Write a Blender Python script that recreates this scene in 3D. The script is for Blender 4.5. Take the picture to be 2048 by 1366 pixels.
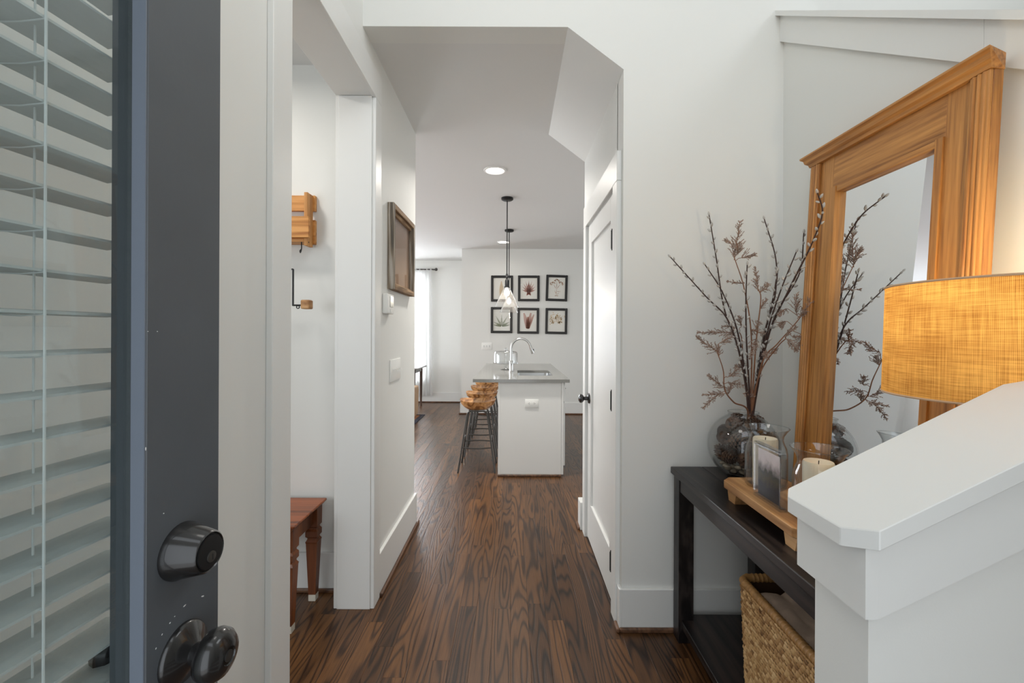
import bpy, bmesh, math, random
from mathutils import Vector, Matrix, Euler, noise
random.seed(7)
S = bpy.context.scene
C = S.collection
for o in list(bpy.data.objects):
    bpy.data.objects.remove(o)

# ------------------------------------------------------------------ camera
FPX, VX, VY, CAMH, ROLL = 900.0, 1026.0, 666.0, 1.345, math.radians(0.25)
cam = bpy.data.cameras.new('camera')
camo = bpy.data.objects.new('camera', cam); C.objects.link(camo)
cam.sensor_width = 36.0; cam.sensor_fit = 'HORIZONTAL'
cam.lens = FPX / 2048 * 36
cam.shift_x = (1024 - VX) / 2048
cam.shift_y = (VY - 683) / 2048
cam.clip_start = 0.02; cam.clip_end = 200
camo.location = (0, 0, CAMH)
camo.rotation_euler = (math.pi / 2, -ROLL, 0)
S.camera = camo

def at(px, py, Y):
    dx, dy = px - VX, py - VY
    x = dx * math.cos(ROLL) + dy * math.sin(ROLL)
    y = -dx * math.sin(ROLL) + dy * math.cos(ROLL)
    return Vector((x * Y / FPX, Y, CAMH - y * Y / FPX))

# ------------------------------------------------------------------ light
W = bpy.data.worlds.new('world'); S.world = W; W.use_nodes = True
wb = W.node_tree.nodes['Background']
wb.inputs[0].default_value = (0.80, 0.90, 1.0, 1); wb.inputs[1].default_value = 1.0
S.view_settings.view_transform = 'Standard'; S.view_settings.look = 'None'
S.view_settings.gamma = 1; S.view_settings.use_curve_mapping = False
S.view_settings.exposure = 0.0
if hasattr(S, 'cycles'):
    S.cycles.max_bounces = 8; S.cycles.glossy_bounces = 4; S.cycles.adaptive_threshold = .02

def area(name, loc, rot, sx, sy, power, col=(1, 1, 1), shape='RECTANGLE'):
    l = bpy.data.lights.new(name, 'AREA'); l.shape = shape; l.size = sx; l.size_y = sy
    l.energy = power; l.color = col
    o = bpy.data.objects.new(name, l); C.objects.link(o); o.location = loc
    o.rotation_euler = [math.radians(a) for a in rot]
    return o
DAY = (0.945, 0.975, 1.0)
area('daylight_front_door', (-0.03, -0.43, 1.05), (90, 0, 0), 0.9, 2.0, 7.5, DAY)
area('daylight_front_window_high', (0.3, -0.43, 3.9), (82, 0, 0), 1.9, 1.8, 16, DAY)
area('daylight_side_room_window', (-2.4, -0.43, 1.5), (90, 0, 0), 1.6, 1.6, 20, DAY)
area('daylight_living_window_side', (-5.35, 4.9, 1.5), (90, 0, -90), 3.4, 1.9, 120, DAY)
area('daylight_kitchen_window', (3.25, 4.6, 1.5), (90, 0, 90), 2.0, 1.3, 16, DAY)
area('daylight_stair_window', (2.55, 1.2, 3.9), (90, 0, 90), 1.2, 1.2, 17, DAY)
foyer = bpy.data.lights.new('foyer_fill_light', 'POINT'); foyer.energy = 8; foyer.color = (1, .965, .91); foyer.shadow_soft_size = .22  # unseen fill light, added to lift the dim lower foyer walls
foyer_o = bpy.data.objects.new('foyer_fill_light', foyer); C.objects.link(foyer_o); foyer_o.location = (.1, .9, 3.0)

# ------------------------------------------------------------------ materials
def nm(name):
    m = bpy.data.materials.new(name); m.use_nodes = True
    nt = m.node_tree; b = nt.nodes['Principled BSDF']
    return m, nt, b
def lin(c):
    return tuple(((v / 255) / 12.92 if v / 255 <= .04045 else ((v / 255 + .055) / 1.055) ** 2.4) for v in c) + (1,)
def plain(name, col, rough=.5, metal=0, bump=0, bscale=200, var=0, vscale=6, spec=.5, coat=0):
    m, nt, b = nm(name)
    b.inputs['Base Color'].default_value = lin(col)
    b.inputs['Roughness'].default_value = rough; b.inputs['Metallic'].default_value = metal
    b.inputs['Specular IOR Level'].default_value = spec
    b.inputs['Coat Weight'].default_value = coat
    tc = nt.nodes.new('ShaderNodeTexCoord')
    if bump:
        n = nt.nodes.new('ShaderNodeTexNoise'); n.inputs['Scale'].default_value = bscale; n.inputs['Detail'].default_value = 3
        nt.links.new(tc.outputs['Object'], n.inputs['Vector'])
        bp = nt.nodes.new('ShaderNodeBump'); bp.inputs['Strength'].default_value = bump; bp.inputs['Distance'].default_value = .002
        nt.links.new(n.outputs['Fac'], bp.inputs['Height']); nt.links.new(bp.outputs[0], b.inputs['Normal'])
    if var:
        n = nt.nodes.new('ShaderNodeTexNoise'); n.inputs['Scale'].default_value = vscale; n.inputs['Detail'].default_value = 4
        nt.links.new(tc.outputs['Object'], n.inputs['Vector'])
        r = nt.nodes.new('ShaderNodeValToRGB')
        c = lin(col)
        r.color_ramp.elements[0].position = .3; r.color_ramp.elements[1].position = .7
        r.color_ramp.elements[0].color = tuple(v * (1 - var) for v in c[:3]) + (1,)
        r.color_ramp.elements[1].color = tuple(min(1, v * (1 + var)) for v in c[:3]) + (1,)
        nt.links.new(n.outputs['Fac'], r.inputs[0]); nt.links.new(r.outputs[0], b.inputs['Base Color'])
    return m
def wood(name, dark, light, axis='Y', rough=.45, ring=9, fine=90, stretch=.07, knots=False, bump=.25, coat=0, mid=None, dist=5, band=.22):
    """stained timber: distorted growth bands stretched along one axis, plus fine pores"""
    m, nt, b = nm(name); L = nt.links.new
    tc = nt.nodes.new('ShaderNodeTexCoord'); mp = nt.nodes.new('ShaderNodeMapping')
    sc = [1, 1, 1]; sc['XYZ'.index(axis)] = stretch
    mp.inputs['Scale'].default_value = sc; L(tc.outputs['Object'], mp.inputs['Vector'])
    oi = nt.nodes.new('ShaderNodeObjectInfo')
    ad = nt.nodes.new('ShaderNodeVectorMath'); ad.operation = 'ADD'
    cm = nt.nodes.new('ShaderNodeCombineXYZ')
    mu = nt.nodes.new('ShaderNodeMath'); mu.operation = 'MULTIPLY'; mu.inputs[1].default_value = 13
    L(oi.outputs['Random'], mu.inputs[0])
    for k in range(3): L(mu.outputs[0], cm.inputs[k])
    L(mp.outputs[0], ad.inputs[0]); L(cm.outputs[0], ad.inputs[1])
    wv = nt.nodes.new('ShaderNodeTexNoise'); wv.inputs['Scale'].default_value = ring; wv.inputs['Detail'].default_value = 2
    wv.inputs['Distortion'].default_value = .6
    L(ad.outputs[0], wv.inputs['Vector'])
    ml = nt.nodes.new('ShaderNodeMath'); ml.operation = 'MULTIPLY'; ml.inputs[1].default_value = dist * 6
    L(wv.outputs['Fac'], ml.inputs[0])
    sn = nt.nodes.new('ShaderNodeMath'); sn.operation = 'SINE'; L(ml.outputs[0], sn.inputs[0])
    n2 = nt.nodes.new('ShaderNodeTexNoise'); n2.inputs['Scale'].default_value = fine; n2.inputs['Detail'].default_value = 3
    L(ad.outputs[0], n2.inputs['Vector'])
    mr = nt.nodes.new('ShaderNodeMath'); mr.operation = 'MULTIPLY_ADD'; mr.inputs[1].default_value = band; mr.inputs[2].default_value = .0
    L(sn.outputs[0], mr.inputs[0])
    sm = nt.nodes.new('ShaderNodeMath'); sm.operation = 'ADD'; L(mr.outputs[0], sm.inputs[0]); L(n2.outputs['Fac'], sm.inputs[1])
    r = nt.nodes.new('ShaderNodeValToRGB')
    r.color_ramp.elements[0].position = .2; r.color_ramp.elements[0].color = lin(dark)
    r.color_ramp.elements[1].position = .8; r.color_ramp.elements[1].color = lin(light)
    if mid:
        e = r.color_ramp.elements.new(.5); e.color = lin(mid)
    L(sm.outputs[0], r.inputs[0]); L(r.outputs[0], b.inputs['Base Color'])
    b.inputs['Roughness'].default_value = rough; b.inputs['Coat Weight'].default_value = coat
    bp = nt.nodes.new('ShaderNodeBump'); bp.inputs['Strength'].default_value = bump; bp.inputs['Distance'].default_value = .001
    L(sm.outputs[0], bp.inputs['Height']); L(bp.outputs[0], b.inputs['Normal'])
    return m
def glass(name, tint=(1, 1, 1), refl=1.0, ior=1.45, rough=0.0):
    """thin clear glass: see-through with Fresnel reflections"""
    m, nt, b = nm(name); nt.nodes.remove(b); L = nt.links.new
    out = nt.nodes['Material Output']
    t = nt.nodes.new('ShaderNodeBsdfTransparent'); t.inputs[0].default_value = tuple(tint) + (1,)
    g = nt.nodes.new('ShaderNodeBsdfGlossy'); g.inputs['Roughness'].default_value = rough
    f = nt.nodes.new('ShaderNodeFresnel')
    ge = nt.nodes.new('ShaderNodeNewGeometry')            # same Fresnel from either side of the sheet
    mi = nt.nodes.new('ShaderNodeMath'); mi.operation = 'MULTIPLY_ADD'; mi.inputs[1].default_value = 1 / ior - ior; mi.inputs[2].default_value = ior
    L(ge.outputs['Backfacing'], mi.inputs[0]); L(mi.outputs[0], f.inputs[0])
    mu = nt.nodes.new('ShaderNodeMath'); mu.operation = 'MULTIPLY'; mu.inputs[1].default_value = refl; mu.use_clamp = True
    L(f.outputs[0], mu.inputs[0])
    mx = nt.nodes.new('ShaderNodeMixShader'); L(mu.outputs[0], mx.inputs[0]); L(t.outputs[0], mx.inputs[1]); L(g.outputs[0], mx.inputs[2])
    L(mx.outputs[0], out.inputs[0])
    return m
def emis(name, col, strength):
    m, nt, b = nm(name); b.inputs['Base Color'].default_value = lin(col)
    b.inputs['Emission Color'].default_value = lin(col); b.inputs['Emission Strength'].default_value = strength
    return m

M = {}
M['wall'] = plain('wall_paint', (228, 228, 224), .62, bump=.05, bscale=350, spec=.3)
M['ceil'] = plain('ceiling_paint', (224, 224, 222), .8, spec=.2)
M['trim'] = plain('trim_paint', (229, 229, 226), .40, bump=.03, bscale=60)
M['cab'] = plain('cabinet_paint', (232, 232, 229), .38)
M['plate'] = plain('white_plastic', (240, 240, 236), .3)
M['dark_slot'] = plain('dark_slot', (25, 25, 25), .6)
M['door_ext'] = plain('slate_grey_door_paint', (80, 84, 88), .42, bump=.06, bscale=120, var=.05, vscale=9)
M['daylit_reveal'] = plain('daylit_tint_door_reveal', (108, 116, 128), .4, bump=.1, bscale=90)  # slate door paint tinted paler: daylight on the glass reveal, put into the colour
M['black_metal'] = plain('oil_rubbed_bronze', (34, 33, 33), .26, metal=.3, coat=.45)
M['blk'] = plain('black_iron', (30, 30, 31), .45, metal=.3)
M['gun'] = plain('gunmetal_steel', (84, 82, 79), .38, metal=.7)
M['chrome'] = plain('brushed_nickel', (205, 204, 202), .18, metal=1)
M['steel'] = plain('stainless_steel', (185, 186, 186), .3, metal=1)
M['quartz'] = plain('grey_quartz', (133, 133, 129), .12, var=.05, vscale=90, spec=.5)
M['mirror'] = plain('mirror_silver', (236, 240, 244), .008, metal=1)
M['glass'] = glass('clear_glass', (.965, .97, .97), 1.4)
M['glass_thick'] = glass('clear_glass_thick', (.90, .915, .92), 1.3)
M['glass_clear'] = glass('bright_clear_glass', (.97, .975, .975), 1.8)
_nt = M['glass_clear'].node_tree
_tl = _nt.nodes.new('ShaderNodeBsdfTranslucent'); _tl.inputs[0].default_value = (.9, .9, .9, 1)
_mx = _nt.nodes.new('ShaderNodeMixShader'); _mx.inputs[0].default_value = .022
_nt.links.new(_nt.nodes['Material Output'].inputs[0].links[0].from_socket, _mx.inputs[1]); _nt.links.new(_tl.outputs[0], _mx.inputs[2])
_nt.links.new(_mx.outputs[0], _nt.nodes['Material Output'].inputs[0])
M['glass_ar'] = glass('low_sheen_glass', (.98, .98, .98), .4)
M['pane'] = glass('door_pane', (.90, .93, .93), 1.0, 1.5)
M['acrylic'] = glass('clear_acrylic', (.98, .985, .99), .22)
M['pine'] = wood('honey_pine', (132, 82, 38), (206, 148, 82), 'Z', .42, ring=11, fine=120, stretch=.045, mid=(182, 126, 66), dist=3, band=.10)
M['pine_h'] = wood('honey_pine_rail', (132, 82, 38), (206, 148, 82), 'Y', .42, ring=11, fine=120, stretch=.045, mid=(182, 126, 66), dist=3, band=.10)
M['oakrack'] = wood('golden_rack_wood', (168, 104, 46), (222, 160, 92), 'X', .5, ring=8, fine=60, stretch=.06, mid=(200, 138, 70))
M['oakrack_v'] = wood('golden_rack_post', (160, 104, 52), (212, 156, 92), 'Z', .5, ring=8, fine=60, stretch=.06, mid=(190, 132, 70))
M['tray'] = wood('rough_sawn_tray_wood', (150, 104, 62), (214, 168, 118), 'Y', .55, ring=6, fine=50, stretch=.08, mid=(188, 140, 90))
M['console'] = wood('espresso_stained_wood', (19, 16, 16), (52, 42, 38), 'Y', .38, ring=10, fine=70, stretch=.05, mid=(34, 29, 28))
M['console_leg'] = wood('espresso_stained_leg', (18, 16, 17), (54, 47, 45), 'Z', .4, ring=10, fine=70, stretch=.3, mid=(32, 28, 28))
M['cherry'] = wood('cherry_wood', (104, 52, 26), (170, 92, 48), 'X', .3, ring=5, fine=40, stretch=.07, mid=(140, 74, 36))
M['cherry_v'] = wood('cherry_leg_wood', (82, 44, 24), (140, 80, 42), 'Z', .35, ring=6, fine=40, stretch=.07, mid=(112, 62, 32))
M['seat'] = wood('acacia_seat', (138, 88, 48), (222, 170, 114), 'Y', .35, ring=9, fine=30, stretch=.1, mid=(192, 136, 82), dist=5)
M['barn'] = wood('weathered_barn_wood', (96, 90, 82), (186, 178, 168), 'Z', .8, ring=14, fine=80, stretch=.06, mid=(136, 122, 104), bump=.7)
M['barn_h'] = wood('weathered_barn_rail', (110, 84, 58), (176, 146, 112), 'Y', .8, ring=14, fine=80, stretch=.06, mid=(144, 114, 82), bump=.7)
M['shoe'] = wood('stained_shoe_moulding', (74, 50, 36), (120, 86, 62), 'Y', .4, ring=10, fine=60, stretch=.05)
M['blackframe'] = plain('black_picture_frame', (34, 32, 32), .4)
M['paper'] = plain('ivory_paper', (238, 236, 228), .7)
M['p_rust'] = plain('rust_botanical_ink', (170, 106, 90), .8, var=.25, vscale=40)
M['p_brick'] = plain('brick_botanical_ink', (176, 104, 80), .8, var=.25, vscale=40)
M['p_gold'] = plain('gold_botanical_ink', (206, 170, 112), .8, var=.2, vscale=40)
M['p_tan'] = plain('tan_botanical_ink', (176, 128, 92), .8, var=.25, vscale=40)
M['p_green'] = plain('green_botanical_ink', (132, 140, 104), .8, var=.3, vscale=40)
M['candle'] = plain('ivory_wax', (240, 228, 204), .45)
M['candle'].node_tree.nodes['Principled BSDF'].inputs['Subsurface Weight'].default_value = .15
M['candle'].node_tree.nodes['Principled BSDF'].inputs['Subsurface Radius'].default_value = (.03, .02, .01)
M['wick'] = plain('wick', (50, 44, 40), .9)
M['bark'] = plain('dark_willow_bark', (66, 46, 40), .7, var=.3, vscale=60)
M['catkin'] = plain('silver_catkin', (190, 186, 180), .95, var=.12, vscale=80)
M['twig'] = plain('dried_twig', (138, 96, 70), .8, var=.2, vscale=50)
M['dried'] = plain('dried_foliage', (160, 138, 124), .85, var=.3, vscale=90)
M['cone_core'] = plain('pine_cone_core', (30, 22, 18), .8)
M['cone'] = plain('pine_cone', (96, 70, 54), .7, var=.4, vscale=60)
M['pebble'] = plain('river_pebble', (168, 154, 134), .35, var=.2, vscale=20)
M['fabric_taupe'] = plain('taupe_quilt', (188, 166, 148), .9, bump=.4, bscale=400, var=.12, vscale=20)
M['ceramic'] = plain('white_ceramic', (228, 222, 212), .3)
M['rug_r'] = plain('rust_rug', (150, 100, 64), .95, var=.35, vscale=25, bump=.5, bscale=500)
M['rug_b'] = plain('navy_rug_border', (48, 50, 62), .95, bump=.5, bscale=500)
M['linen_tan'] = plain('tan_slipcover', (196, 164, 132), .9, bump=.3, bscale=600)
M['greytop'] = wood('grey_washed_desk_wood', (92, 92, 92), (150, 150, 148), 'X', .35, ring=8, fine=60, stretch=.06)
M['walnut'] = wood('dark_walnut_leg', (48, 34, 28), (84, 62, 50), 'Z', .45, ring=8, fine=60, stretch=.06)
M['vent'] = plain('brown_floor_vent', (128, 98, 76), .4)
M['white_foot'] = plain('chipped_white_foot', (214, 208, 194), .6)
M['cord'] = plain('white_cord', (226, 228, 226), .8)
M['slat'] = plain('white_faux_wood_slat', (206, 210, 208), .45)
M['bulb'] = emis('lit_lamp_lens', (255, 244, 228), 9)
M['can'] = plain('white_can_trim', (244, 243, 240), .4)

# sepia print behind glass
def art_mat(name, stops, scale=3.0, axis=2, namp=.4):
    m, nt, b = nm(name); L = nt.links.new
    tc = nt.nodes.new('ShaderNodeTexCoord'); sp = nt.nodes.new('ShaderNodeSeparateXYZ'); L(tc.outputs['Generated'], sp.inputs[0])
    n = nt.nodes.new('ShaderNodeTexNoise'); n.inputs['Scale'].default_value = scale; n.inputs['Detail'].default_value = 6
    L(tc.outputs['Generated'], n.inputs['Vector'])
    a = nt.nodes.new('ShaderNodeMath'); a.operation = 'MULTIPLY_ADD'; a.inputs[1].default_value = namp; L(n.outputs['Fac'], a.inputs[0])
    s = nt.nodes.new('ShaderNodeMath'); s.operation = 'SUBTRACT'; L(sp.outputs[axis], s.inputs[0]); s.inputs[1].default_value = namp * .5
    L(s.outputs[0], a.inputs[2])
    r = nt.nodes.new('ShaderNodeValToRGB'); L(a.outputs[0], r.inputs[0])
    while len(r.color_ramp.elements) < len(stops): r.color_ramp.elements.new(.5)
    for e, (p, c) in zip(r.color_ramp.elements, stops): e.position = p; e.color = lin(c)
    L(r.outputs[0], b.inputs['Base Color']); b.inputs['Roughness'].default_value = .6; b.inputs['Specular IOR Level'].default_value = .1
    return m
M['sepia'] = art_mat('sepia_print', [(0, (170, 138, 112)), (.25, (178, 150, 126)), (.5, (150, 126, 108)), (.8, (134, 112, 98)), (1, (120, 100, 88))], 2.2)
M['photo'] = art_mat('landscape_photo', [(0, (28, 22, 20)), (.25, (38, 32, 30)), (.42, (72, 62, 40)), (.55, (60, 58, 48)), (.66, (150, 138, 134)), (.8, (214, 200, 198)), (1, (226, 214, 212))], 6, 2, .35)

# linen shade: open weave that glows with the bulb inside
def linen():
    m, nt, b = nm('amber_linen_shade'); L = nt.links.new; nt.nodes.remove(b)
    out = nt.nodes['Material Output']
    uv = nt.nodes.new('ShaderNodeUVMap'); 
    def thread(sx, sy, sc):
        mp = nt.nodes.new('ShaderNodeMapping'); mp.inputs['Scale'].default_value = (sx, sy, 1); L(uv.outputs[0], mp.inputs['Vector'])
        n = nt.nodes.new('ShaderNodeTexNoise'); n.inputs['Scale'].default_value = sc; n.inputs['Detail'].default_value = 4
        L(mp.outputs[0], n.inputs['Vector']); return n
    sep = nt.nodes.new('ShaderNodeSeparateXYZ'); L(uv.outputs[0], sep.inputs[0])
    def warp(sock, n_threads, wob, amp):
        m1 = nt.nodes.new('ShaderNodeMath'); m1.operation = 'MULTIPLY'; m1.inputs[1].default_value = n_threads * 6.2832; L(sock, m1.inputs[0])
        m2 = nt.nodes.new('ShaderNodeMath'); m2.operation = 'MULTIPLY_ADD'; m2.inputs[1].default_value = amp; L(wob.outputs['Fac'], m2.inputs[0]); L(m1.outputs[0], m2.inputs[2])
        m3 = nt.nodes.new('ShaderNodeMath'); m3.operation = 'SINE'; L(m2.outputs[0], m3.inputs[0]); return m3
    h = warp(sep.outputs[1], 105, thread(5, 9, 1.0), 5); v = warp(sep.outputs[0], 130, thread(12, 2, 1.0), 6)
    slub = thread(5, 90, 1.0); slubv = thread(120, 2.5, 1.0); big = thread(2.2, 3, 1.0)
    a = nt.nodes.new('ShaderNodeMath'); a.operation = 'ADD'; L(h.outputs[0], a.inputs[0]); L(v.outputs[0], a.inputs[1])
    a1 = nt.nodes.new('ShaderNodeMath'); a1.operation = 'MULTIPLY_ADD'; a1.inputs[1].default_value = .16; L(a.outputs[0], a1.inputs[0]); L(slub.outputs['Fac'], a1.inputs[2])
    a3 = nt.nodes.new('ShaderNodeMath'); a3.operation = 'ADD'; L(a1.outputs[0], a3.inputs[0]); L(slubv.outputs['Fac'], a3.inputs[1])
    a2 = nt.nodes.new('ShaderNodeMath'); a2.operation = 'ADD'; L(a3.outputs[0], a2.inputs[0]); L(big.outputs['Fac'], a2.inputs[1])
    r = nt.nodes.new('ShaderNodeValToRGB')
    mr = nt.nodes.new('ShaderNodeMath'); mr.operation = 'DIVIDE'; mr.inputs[1].default_value = 3; L(a2.outputs[0], mr.inputs[0]); L(mr.outputs[0], r.inputs[0])
    r.color_ramp.elements[0].position = .33; r.color_ramp.elements[0].color = lin((140, 92, 40))
    r.color_ramp.elements[1].position = .66; r.color_ramp.elements[1].color = lin((232, 184, 104))
    d = nt.nodes.new('ShaderNodeBsdfDiffuse'); t = nt.nodes.new('ShaderNodeBsdfTranslucent')
    L(r.outputs[0], d.inputs[0]); L(r.outputs[0], t.inputs[0])
    mx = nt.nodes.new('ShaderNodeMixShader'); mx.inputs[0].default_value = .36
    L(d.outputs[0], mx.inputs[1]); L(t.outputs[0], mx.inputs[2]); L(mx.outputs[0], out.inputs[0])
    return m
M['linen'] = linen()
def sheer():
    m, nt, b = nm('white_sheer_voile'); L = nt.links.new; nt.nodes.remove(b)
    out = nt.nodes['Material Output']
    d = nt.nodes.new('ShaderNodeBsdfDiffuse'); t = nt.nodes.new('ShaderNodeBsdfTranslucent'); tr = nt.nodes.new('ShaderNodeBsdfTransparent')
    for x in (d, t): x.inputs[0].default_value = (.86, .86, .85, 1)
    a = nt.nodes.new('ShaderNodeMixShader'); a.inputs[0].default_value = .5; L(d.outputs[0], a.inputs[1]); L(t.outputs[0], a.inputs[2])
    bx = nt.nodes.new('ShaderNodeMixShader'); bx.inputs[0].default_value = .06; L(a.outputs[0], bx.inputs[1]); L(tr.outputs[0], bx.inputs[2])
    L(bx.outputs[0], out.inputs[0]); return m
M['sheer'] = sheer()
def weave():
    m, nt, b = nm('water_hyacinth_strand'); L = nt.links.new
    a = nt.nodes.new('ShaderNodeAttribute'); a.attribute_name = 'tone'
    r = nt.nodes.new('ShaderNodeValToRGB')
    st = [(0, (112, 76, 44)), (.35, (164, 122, 74)), (.7, (200, 160, 108)), (1, (220, 184, 134))]
    while len(r.color_ramp.elements) < 4: r.color_ramp.elements.new(.5)
    for e, (p, c) in zip(r.color_ramp.elements, st): e.position = p; e.color = lin(c)
    L(a.outputs['Fac'], r.inputs[0]); L(r.outputs[0], b.inputs['Base Color']); b.inputs['Roughness'].default_value = .7
    return m
M['weave'] = weave()
M['weave_in'] = plain('basket_core', (70, 46, 27), .9)
M['rim'] = plain('wrapped_basket_rim', (172, 128, 76), .55, var=.25, vscale=40)

# oak strip flooring: UV holds plank-local metres plus a random offset, 'tone' the stain depth
def floor_mat():
    m, nt, b = nm('dark_stained_oak_floor'); L = nt.links.new
    uv = nt.nodes.new('ShaderNodeUVMap'); uv.uv_map = 'UVMap'
    at_ = nt.nodes.new('ShaderNodeAttribute'); at_.attribute_name = 'tone'
    def mapped(sx, sy):
        mp = nt.nodes.new('ShaderNodeMapping'); mp.inputs['Scale'].default_value = (sx, sy, 1); L(uv.outputs[0], mp.inputs['Vector']); return mp
    def math_(op, a, b_=None, c=None):
        n = nt.nodes.new('ShaderNodeMath'); n.operation = op
        for k, v in enumerate((a, b_, c)):
            if v is None: continue
            if isinstance(v, (int, float)): n.inputs[k].default_value = v
            else: L(v, n.inputs[k])
        return n.outputs[0]
    big = nt.nodes.new('ShaderNodeTexNoise'); big.inputs['Scale'].default_value = 1; big.inputs['Detail'].default_value = 1.5; big.inputs['Roughness'].default_value = .4
    L(mapped(9, .75).outputs[0], big.inputs['Vector'])
    rings = math_('SINE', math_('MULTIPLY', big.outputs['Fac'], 105))
    ringm = math_('POWER', math_('MULTIPLY_ADD', rings, .5, .5), 3.5)
    fine = nt.nodes.new('ShaderNodeTexNoise'); fine.inputs['Scale'].default_value = 1; fine.inputs['Detail'].default_value = 4
    L(mapped(420, 9).outputs[0], fine.inputs['Vector'])
    pores = math_('POWER', fine.outputs['Fac'], 2)
    g = math_('ADD', math_('MULTIPLY', ringm, .66), math_('MULTIPLY', pores, .9))
    v = math_('ADD', math_('MULTIPLY', at_.outputs['Fac'], .30), math_('MULTIPLY', g, -.55))
    v = math_('ADD', v, .52)
    r = nt.nodes.new('ShaderNodeValToRGB'); L(v, r.inputs[0])
    st = [(0, (26, 17, 11)), (.3, (60, 39, 24)), (.6, (98, 66, 39)), (1, (150, 103, 60))]
    while len(r.color_ramp.elements) < 4: r.color_ramp.elements.new(.5)
    for e, (p, c) in zip(r.color_ramp.elements, st): e.position = p; e.color = lin(c)
    L(r.outputs[0], b.inputs['Base Color'])
    b.inputs['Roughness'].default_value = .285
    b.inputs['Specular IOR Level'].default_value = .36
    b.inputs['Coat Weight'].default_value = .0; b.inputs['Coat Roughness'].default_value = .3
    bp = nt.nodes.new('ShaderNodeBump'); bp.inputs['Strength'].default_value = .35; bp.inputs['Distance'].default_value = .0012; bp.invert = True
    L(g, bp.inputs['Height']); L(bp.outputs[0], b.inputs['Normal'])
    return m
M['floor'] = floor_mat()
M['subfloor'] = plain('subfloor', (24, 17, 14), .8)

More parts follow.
